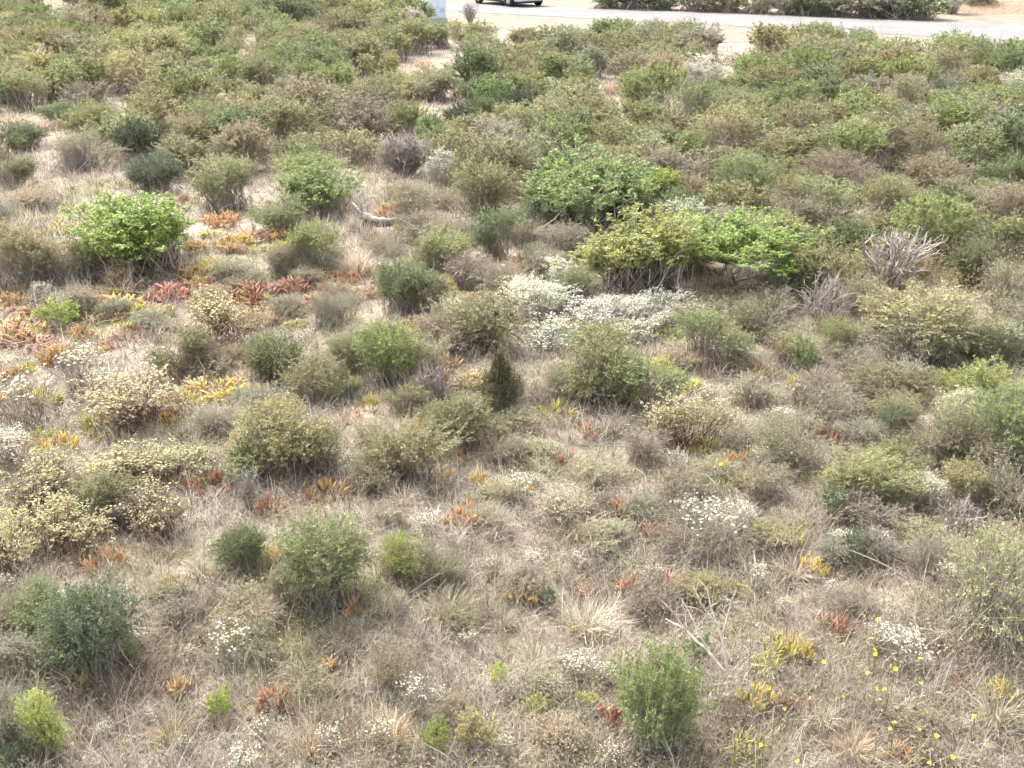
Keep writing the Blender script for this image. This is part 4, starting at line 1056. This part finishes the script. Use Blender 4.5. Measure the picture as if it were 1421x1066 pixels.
# grey brushwood: fine wiry dead twigs standing 10-25 cm
n_t = 4600
px, py = field(n_t, 200, 1170); k_ = bare_mask(px, py); px, py = px[k_], py[k_]
X, Y, Z, S = at_np(px, py)
per = 9; idx = np.repeat(np.arange(len(px)), per); n = len(idx)
P = np.stack([X[idx] + rng.normal(0, .03, n), Y[idx] + rng.normal(0, .03, n), Z[idx] - .01], 1)
dr = unit(np.stack([rng.normal(0, .8, n), rng.normal(0, .8, n), rng.uniform(.3, 1.3, n)], 1))
Ln = (rng.uniform(.07, .25, n))[:, None]
E = P + dr * Ln; C = (P + E) / 2 + rng.normal(0, .018, P.shape)
W = np.maximum(.0017, .45 / S[idx])
v, f = tube_geo(bez(P, C, E, 4), W, W * .4)
tag(mesh_obj('dead_twigs', mk_mesh('dead_twigs', v, f, [M['twig']])), 'fine grey dead twigs standing among the dry grass', 'twigs', kind='stuff')
# low half-dry undergrowth: little sprigs of olive, beige and brown
M['under'] = island_mat('undergrowth_leaf', [(0, (.20, .165, .125)), (.3, (.36, .315, .23)), (.55, (.33, .325, .17)), (.8, (.44, .42, .26)), (1, (.56, .51, .38))], .8, .4, 1.1, (1.0, .92, .88))
n_t = 5200
px, py = field(n_t, 120, 1170)
nzv = np.sin(px * .013 + 2) + np.sin(py * .021 + px * .006) + rng.normal(0, .8, n_t) + (px > 640) * .9
k_ = nzv > 0.0; px, py = px[k_], py[k_]
X, Y, Z, S = at_np(px, py)
per = 26; idx = np.repeat(np.arange(len(px)), per); n = len(idx)
hh = rng.uniform(.05, .19, len(px)); ww = rng.uniform(.05, .13, len(px))
zz = rng.uniform(.1, 1, n)
P = np.stack([X[idx] + rng.normal(0, 1, n) * ww[idx] * (.3 + .5 * zz), Y[idx] + rng.normal(0, 1, n) * ww[idx] * (.3 + .5 * zz), Z[idx] + zz * hh[idx]], 1)
L = np.maximum(rng.uniform(.012, .028, n), 1.3 / S[idx])
v, f = leaf_geo(P, unit(np.stack([rng.normal(size=n), rng.normal(size=n), rng.uniform(0, 1.5, n)], 1)), L, L * .38, rng)
tag(mesh_obj('undergrowth', mk_mesh('undergrowth', v, f, [M['under']])), 'low half-dry undergrowth between the shrubs', 'undergrowth', kind='stuff')
# knee-high growth that closes the gaps of the far scrub
M['scrub'] = island_mat('scrub_leaf', [(0, (.19, .17, .12)), (.35, (.27, .265, .145)), (.7, (.31, .325, .16)), (1, (.40, .39, .24))], .8, .45, .7, (1.0, .9, .86))
n_t = 5200
px = rng.uniform(-160, 1580, n_t); py = rng.uniform(28, 420, n_t)
lim = np.array([top_limit(a) for a in px])
k_ = (py > lim + 26) & ~((px < 300) & (py > 140)) & ~((px < 640) & (py > 255)) & ~((px < 1100) & (py > 330))
for a, b, c, d_ in BARE: k_ &= (((px - a) / c) ** 2 + ((py - b) / d_) ** 2 > 1) & (((px - a) / c) ** 2 + ((py - 12 - b) / d_) ** 2 > 1)
px, py = px[k_], py[k_]
X, Y, Z, S = at_np(px, py)
per = 46; idx = np.repeat(np.arange(len(px)), per); n = len(idx)
hh = rng.uniform(.12, .42, len(px)); ww = rng.uniform(.10, .30, len(px)); zz = rng.uniform(.05, 1, n)
P = np.stack([X[idx] + rng.normal(0, 1, n) * ww[idx] * (.4 + .5 * zz), Y[idx] + rng.normal(0, 1, n) * ww[idx] * (.4 + .5 * zz), Z[idx] + zz * hh[idx]], 1)
L = np.maximum(rng.uniform(.025, .05, n), 1.5 / S[idx])
v, f = leaf_geo(P, unit(np.stack([rng.normal(size=n), rng.normal(size=n), rng.uniform(0, 1.5, n)], 1)), L, L * .42, rng, True)
tag(mesh_obj('scrub_undergrowth', mk_mesh('scrub_undergrowth', v, f, [M['scrub']])), 'knee-high olive undergrowth closing the gaps of the far scrub', 'undergrowth', kind='stuff')
# small fresh green and yellow-green sprigs in the grass
M['fresh'] = island_mat('fresh_sprig', [(0, (.20, .24, .08)), (.5, (.30, .34, .11)), (1, (.44, .44, .17))], .7, .45)
n_t = 2600
px, py = field(n_t, 260, 1170)
k_ = (np.sin(px * .019 + 1) * np.sin(py * .027 + px * .004) + rng.normal(0, .35, n_t)) > .25; px, py = px[k_], py[k_]
X, Y, Z, S = at_np(px, py)
per = 16; idx = np.repeat(np.arange(len(px)), per); n = len(idx)
P = np.stack([X[idx] + rng.normal(0, .022, n), Y[idx] + rng.normal(0, .022, n), Z[idx] + rng.uniform(0, .10, n)], 1)
L = np.maximum(rng.uniform(.012, .03, n), 1.2 / S[idx])
v, f = leaf_geo(P, unit(np.stack([rng.normal(size=n), rng.normal(size=n), rng.uniform(.2, 2, n)], 1)), L, L * .34, rng)
tag(mesh_obj('green_sprigs', mk_mesh('green_sprigs', v, f, [M['fresh']])), 'small fresh green sprigs coming up through the dry grass', 'herbs', kind='stuff')
# flat leaf litter
n = 60000
px, py = field(n, 150, 1180); X, Y, Z, S = at_np(px, py)
dd = unit(np.stack([rng.normal(size=n), rng.normal(size=n), rng.normal(0, .3, n)], 1))
L = np.maximum(rng.uniform(.008, .022, n), 1.2 / S)
v, f = leaf_geo(np.stack([X, Y, Z + .006], 1), dd, L, L * rng.uniform(.3, .6, n), rng)
tag(mesh_obj('leaf_litter', mk_mesh('leaf_litter', v, f, [M['litter']])), 'brown leaf litter scattered over the soil', 'litter', kind='stuff')

# ------------------------------------------------------------------ utility cabinet by the road
def box(sx, sy, sz, cx=0, cy=0, cz=0, bev=.0):
    import bmesh
    bm = bmesh.new(); bmesh.ops.create_cube(bm, size=1)
    for v in bm.verts: v.co = Vector((v.co.x * sx + cx, v.co.y * sy + cy, v.co.z * sz + cz))
    if bev: bmesh.ops.bevel(bm, geom=bm.edges[:], offset=bev, segments=2, affect='EDGES', profile=.5)
    return bm
def box_obj(name, dims, c, mat, parent, bev=.006, rot=None):
    bm = box(*dims, bev=bev); me = bpy.data.meshes.new(name); bm.to_mesh(me); bm.free(); me.materials.append(mat)
    o = mesh_obj(name, me, parent); o.location = c
    if rot: o.rotation_euler = rot
    return o
M['cab'] = noise_mat('pale_blue_paint', [(0.3, (.60, .70, .78)), (0.7, (.66, .75, .82))], 2, 3, .5)
M['cab_d'] = noise_mat('blue_grey_paint', [(0.3, (.30, .39, .46)), (0.7, (.38, .47, .54))], 2, 5, .5, 0, 12)
M['conc'] = noise_mat('concrete', [(0.3, (.36, .35, .33)), (0.7, (.50, .49, .46))], 4, 6, .9, .3, 25)
M['steel'] = noise_mat('dull_steel', [(0.3, (.35, .36, .37)), (0.7, (.5, .5, .5))], 9, 4, .4, 0, 0, .8)
cx, cy, cz, cs = at(600, 30)
cab = empty('utility_cabinet', (cx, cy, cz), math.radians(41))
box_obj('plinth', (.86, .82, .16), (0, 0, .06), M['conc'], cab, .01)
box_obj('body', (.80, .74, 1.46), (0, 0, .87), M['cab'], cab, .012)
for sx in (-.195, .195):
    dr = box_obj('door', (.375, .02, 1.30), (sx, -.379, .87), M['cab'], cab, .006)
    box_obj('handle', (.025, .03, .16), (-sx * .75, -.022, .05), M['steel'], dr, .004)
    for i in range(4): box_obj('louvre', (.22, .014, .018), (0, -.014, -.5 + i * .045), M['cab_d'], dr, .003)
box_obj('corner_strip', (.10, .10, 1.46), (-.40, .34, .87), M['cab_d'], cab, .008)  # darker strip running up the outer edge of the side face
box_obj('side_panel', (.02, .56, 1.24), (-.409, -.03, .87), M['cab'], cab, .006)
box_obj('roof', (.90, .84, .08), (0, 0, 1.642), M['cab'], cab, .02)
tag(cab, 'pale blue metal utility cabinet standing in the scrub beside the road', 'cabinet')
PLANTS.append(dict(o=cab, px=600, py=28, w=34, h=60, noun='cabinet', tint='', label=cab['label'], group=None, mark='the pale blue cabinet', kind='cabinet'))

# ------------------------------------------------------------------ parked white car
M['paint'] = noise_mat('white_car_paint', [(0.3, (.74, .74, .75)), (0.7, (.80, .80, .80))], 2, 3, .25, 0, 0, 0, .5)
M['tyre'] = noise_mat('tyre_rubber', [(0.3, (.018, .018, .018)), (0.7, (.035, .034, .033))], 9, 3, .85)
M['rim'] = noise_mat('alloy', [(0.3, (.55, .56, .58)), (0.7, (.66, .67, .68))], 5, 3, .35, 0, 0, .6)
M['glass'] = noise_mat('dark_glass', [(0.3, (.02, .024, .028)), (0.7, (.035, .04, .045))], 2, 2, .08, 0, 0, 0, .6)
M['black'] = noise_mat('black_plastic', [(0.3, (.015, .015, .016)), (0.7, (.03, .03, .03))], 9, 3, .7)
M['lamp'] = noise_mat('lamp_lens', [(0.3, (.60, .62, .64)), (0.7, (.75, .76, .78))], 12, 2, .1, 0, 0, 0, .6)
M['redlamp'] = noise_mat('tail_lens', [(0.3, (.30, .02, .02)), (0.7, (.42, .03, .03))], 12, 2, .2)
def build_car(loc, rz):
    """hatchback, nose to +x, 4.05 long, 1.72 wide, 1.46 high"""
    root = empty('parked_car', loc, rz)
    # stations along x: (x, sill z, shoulder z, half width at sill, at shoulder)
    st = [(-2.02, .42, .78, .62, .66), (-1.95, .28, .92, .74, .78), (-1.65, .22, .96, .80, .84), (-1.2, .20, .95, .82, .86), (-.4, .19, .93, .82, .86), (.4, .19, .91, .82, .86), (.85, .20, .90, .82, .86), (1.3, .20, .84, .81, .84),
          (1.7, .21, .76, .77, .78), (1.93, .24, .66, .68, .68), (2.03, .34, .56, .56, .56)]
    vs_, fs_ = [], []
    for x, zs, zt, ws, wt in st:
        zm = (zs + zt) / 2
        ring = [(-ws * .92, zs), (-ws, zs + .06), (-(ws + wt) / 2 - .025, zm), (-wt, zt - .07), (-wt * .93, zt), (wt * .93, zt), (wt, zt - .07), ((ws + wt) / 2 + .025, zm), (ws, zs + .06), (ws * .92, zs)]
        vs_ += [(x, y, z) for y, z in ring]
    m = 10
    for i in range(len(st) - 1):
        for j in range(m):
            a = i * m + j; b = i * m + (j + 1) % m
            fs_.append((a, b, b + m, a + m))
    me = bpy.data.meshes.new('car_body'); me.from_pydata(vs_, [], fs_ + [tuple(range(m))[::-1], tuple(range((len(st) - 1) * m, len(st) * m))])
    me.materials.append(M['paint']); me.polygons.foreach_set('use_smooth', [True] * len(me.polygons))
    body = mesh_obj('body', me, root)
    # greenhouse: glass block and painted roof
    def loft(name, secs, mat, parent):
        v, f = [], []
        for x, z, w in secs: v += [(x, -w, z), (x, w, z)]
        return v, f
    def hexa(name, low, high, mat, parent, smooth=False):
        v = [*low, *high]; n = len(low)
        f = [tuple(range(n))[::-1], tuple(range(n, 2 * n))] + [(i, (i + 1) % n, n + (i + 1) % n, n + i) for i in range(n)]
        me = bpy.data.meshes.new(name); me.from_pydata(v, [], f); me.materials.append(mat)
        return mesh_obj(name, me, parent)
    hexa('window_glass', [(-1.88, -.76, .90), (1.02, -.79, .88), (1.02, .79, .88), (-1.88, .76, .90)], [(-1.50, -.58, 1.40), (.22, -.60, 1.40), (.22, .60, 1.40), (-1.50, .58, 1.40)], M['glass'], root)
    hexa('roof', [(-1.58, -.60, 1.385), (.26, -.62, 1.385), (.26, .62, 1.385), (-1.58, .60, 1.385)], [(-1.45, -.52, 1.46), (.08, -.54, 1.46), (.08, .54, 1.46), (-1.45, .52, 1.46)], M['paint'], root)
    for s in (-1, 1):
        for (x0, x1) in ((1.03, .24), (-.42, -.46), (-1.25, -1.2), (-1.86, -1.5)):
            w0, w1 = .80 * s, .615 * s
            hexa('pillar', [(x0 - .05, w0 - .02, .88), (x0 + .05, w0 - .02, .88), (x0 + .05, w0 + .02, .88), (x0 - .05, w0 + .02, .88)], [(x1 - .04, w1 - .02, 1.40), (x1 + .04, w1 - .02, 1.40), (x1 + .04, w1 + .02, 1.40), (x1 - .04, w1 + .02, 1.40)], M['paint'], root)
        box_obj('door_handle', (.18, .03, .03), (-.25, s * .872, .80), M['paint'], root, .006)
        box_obj('wing_mirror', (.10, .20, .14), (.72, s * .95, .98), M['paint'], root, .03)
        box_obj('headlight', (.22, .30, .14), (1.80, s * .55, .66), M['lamp'], root, .04, (0, .25, -s * .35))
        box_obj('tail_light', (.10, .22, .24), (-1.95, s * .62, .82), M['redlamp'], root, .03)
        box_obj('sill_trim', (2.0, .03, .08), (0, s * .815, .215), M['black'], root, .006)
    box_obj('bumper', (.12, 1.30, .20), (1.97, 0, .36), M['paint'], root, .04)
    box_obj('grille', (.05, .80, .09), (2.03, 0, .40), M['black'], root, .01)
    box_obj('rear_bumper', (.14, 1.36, .22), (-1.98, 0, .42), M['paint'], root, .04)
    box_obj('underbody', (3.6, 1.40, .14), (0, 0, .22), M['black'], root, .03)
    import bmesh
    for x in (-1.25, 1.28):
        for s in (-1, 1):
            bm = bmesh.new(); bmesh.ops.create_cone(bm, cap_ends=True, segments=32, radius1=.36, radius2=.36, depth=.06)
            me = bpy.data.meshes.new('arch'); bm.to_mesh(me); bm.free(); me.materials.append(M['black'])
            o = mesh_obj('wheel_arch', me, root); o.location = (x, s * .80, .33); o.rotation_euler = (math.pi / 2, 0, 0)
            w = bpy.data.objects.new('wheel', None); link(w, root); w.location = (x, s * .80, .31)
            prof = [(.20, -.09), (.285, -.10), (.31, -.07), (.312, 0), (.31, .07), (.285, .10), (.20, .09)]
            n = 32; v = []; f = []
            for i in range(n):
                a = i * 2 * math.pi / n
                v += [(r * math.cos(a), t_, r * math.sin(a)) for r, t_ in prof]
            for i in range(n):
                for j in range(6):
                    a = i * 7 + j; b = ((i + 1) % n) * 7 + j
                    f.append((a, b, b + 1, a + 1))
            me = bpy.data.meshes.new('tyre'); me.from_pydata(v, [], f); me.materials.append(M['tyre']); me.polygons.foreach_set('use_smooth', [True] * len(f))
            mesh_obj('tyre', me, w)
            parts = []
            bm = bmesh.new(); bmesh.ops.create_cone(bm, cap_ends=True, segments=24, radius1=.205, radius2=.205, depth=.10)
            bmesh.ops.rotate(bm, verts=bm.verts, matrix=Matrix.Rotation(math.pi / 2, 3, 'X'))
            for i in range(5):
                r = bmesh.ops.create_cube(bm, size=1)
                a = i * 2 * math.pi / 5
                for vv in r['verts']:
                    c = Vector((vv.co.x * .06, vv.co.y * .03 + s * .07, vv.co.z * .18 + .11))
                    c.rotate(Matrix.Rotation(a, 3, 'Y')); vv.co = c
            me = bpy.data.meshes.new('rim'); bm.to_mesh(me); bm.free(); me.materials.append(M['rim'])
            mesh_obj('rim', me, w)
    return root
rw = at(665, 5.2); 
fx, fy = 1.43 , -2.1
ang = math.atan2(fy, fx)
# rear wheel nearest the camera stands at rw; right-hand side faces the camera
c, s = math.cos(ang), math.sin(ang)
car = build_car((rw[0] + 1.25 * c - .80 * s, rw[1] + 1.25 * s + .80 * c, .012), ang)
tag(car, 'white car parked on the far verge with only wheels and sills in view', 'car')
PLANTS.append(dict(o=car, px=707, py=5, w=90, h=30, noun='car', tint='', label=car['label'], group=None, mark='the parked white car', kind='car'))

# ------------------------------------------------------------------ labels that single each plant out
marks = [q for q in PLANTS if q['mark']]
ORD = ['', 'second', 'third', 'fourth', 'fifth', 'sixth', 'seventh', 'eighth', 'ninth', 'tenth', 'eleventh', 'twelfth', 'thirteenth', 'fourteenth', 'fifteenth', 'sixteenth', 'seventeenth', 'eighteenth', 'nineteenth', 'twentieth']
groups = {}
GROUP = dict(heath='fine-leaved shrubs of the scrub', round='rounded fine-leaved shrubs', dome='dense rounded bushes', thin='thin twiggy shrubs', leafy='leafy green shrubs', silver='silvery felted shrubs', cream='cream seed-covered bushes', ever='cream-flowered everlastings',
             herb='low green herbs', dead='dead leafless bushes', grass='dry grass tufts', fig='finger-leaved succulents', stick='dry sticks', daisy='yellow daisies')
for q in PLANTS:
    if q['kind'] in GROUP: q['o']['group'] = GROUP[q['kind']]
    if q['label']:
        q['o']['label'] = q['label']; continue
    def near(mk): return math.hypot((q['px'] - mk['px']), (q['py'] - mk['py']) * 1.4) / (20 + mk['w'])
    mk = min((m for m in marks if m is not q), key=lambda m: math.hypot(q['px'] - m['px'], (q['py'] - m['py']) * 1.5))
    dx, dy = q['px'] - mk['px'], q['py'] - mk['py']
    rel = ('left of' if dx < 0 else 'right of') if abs(dx) > abs(dy) * 1.2 else ('in front of' if dy > 0 else 'behind')
    groups.setdefault((q['tint'], q['noun'], rel, mk['mark']), []).append((math.hypot(dx, dy), q))
for (tint, noun, rel, mark), lst in groups.items():
    lst.sort(key=lambda t: t[0])
    for i, (_, q) in enumerate(lst):
        lab = f'{tint} {noun} {rel} {mark}'.strip()
        if len(lst) > 1: lab += ', nearest' if i == 0 else ', ' + (ORD[i] if i < 20 else str(i + 1) + 'th') + ' nearest'
        if len(lab.split()) > 16: lab = lab.replace('thin twiggy', 'twiggy').replace('fine-leaved ', '').replace('dense ', '')
        q['o']['label'] = lab
print('plants', len(PLANTS), 'far', n_far)
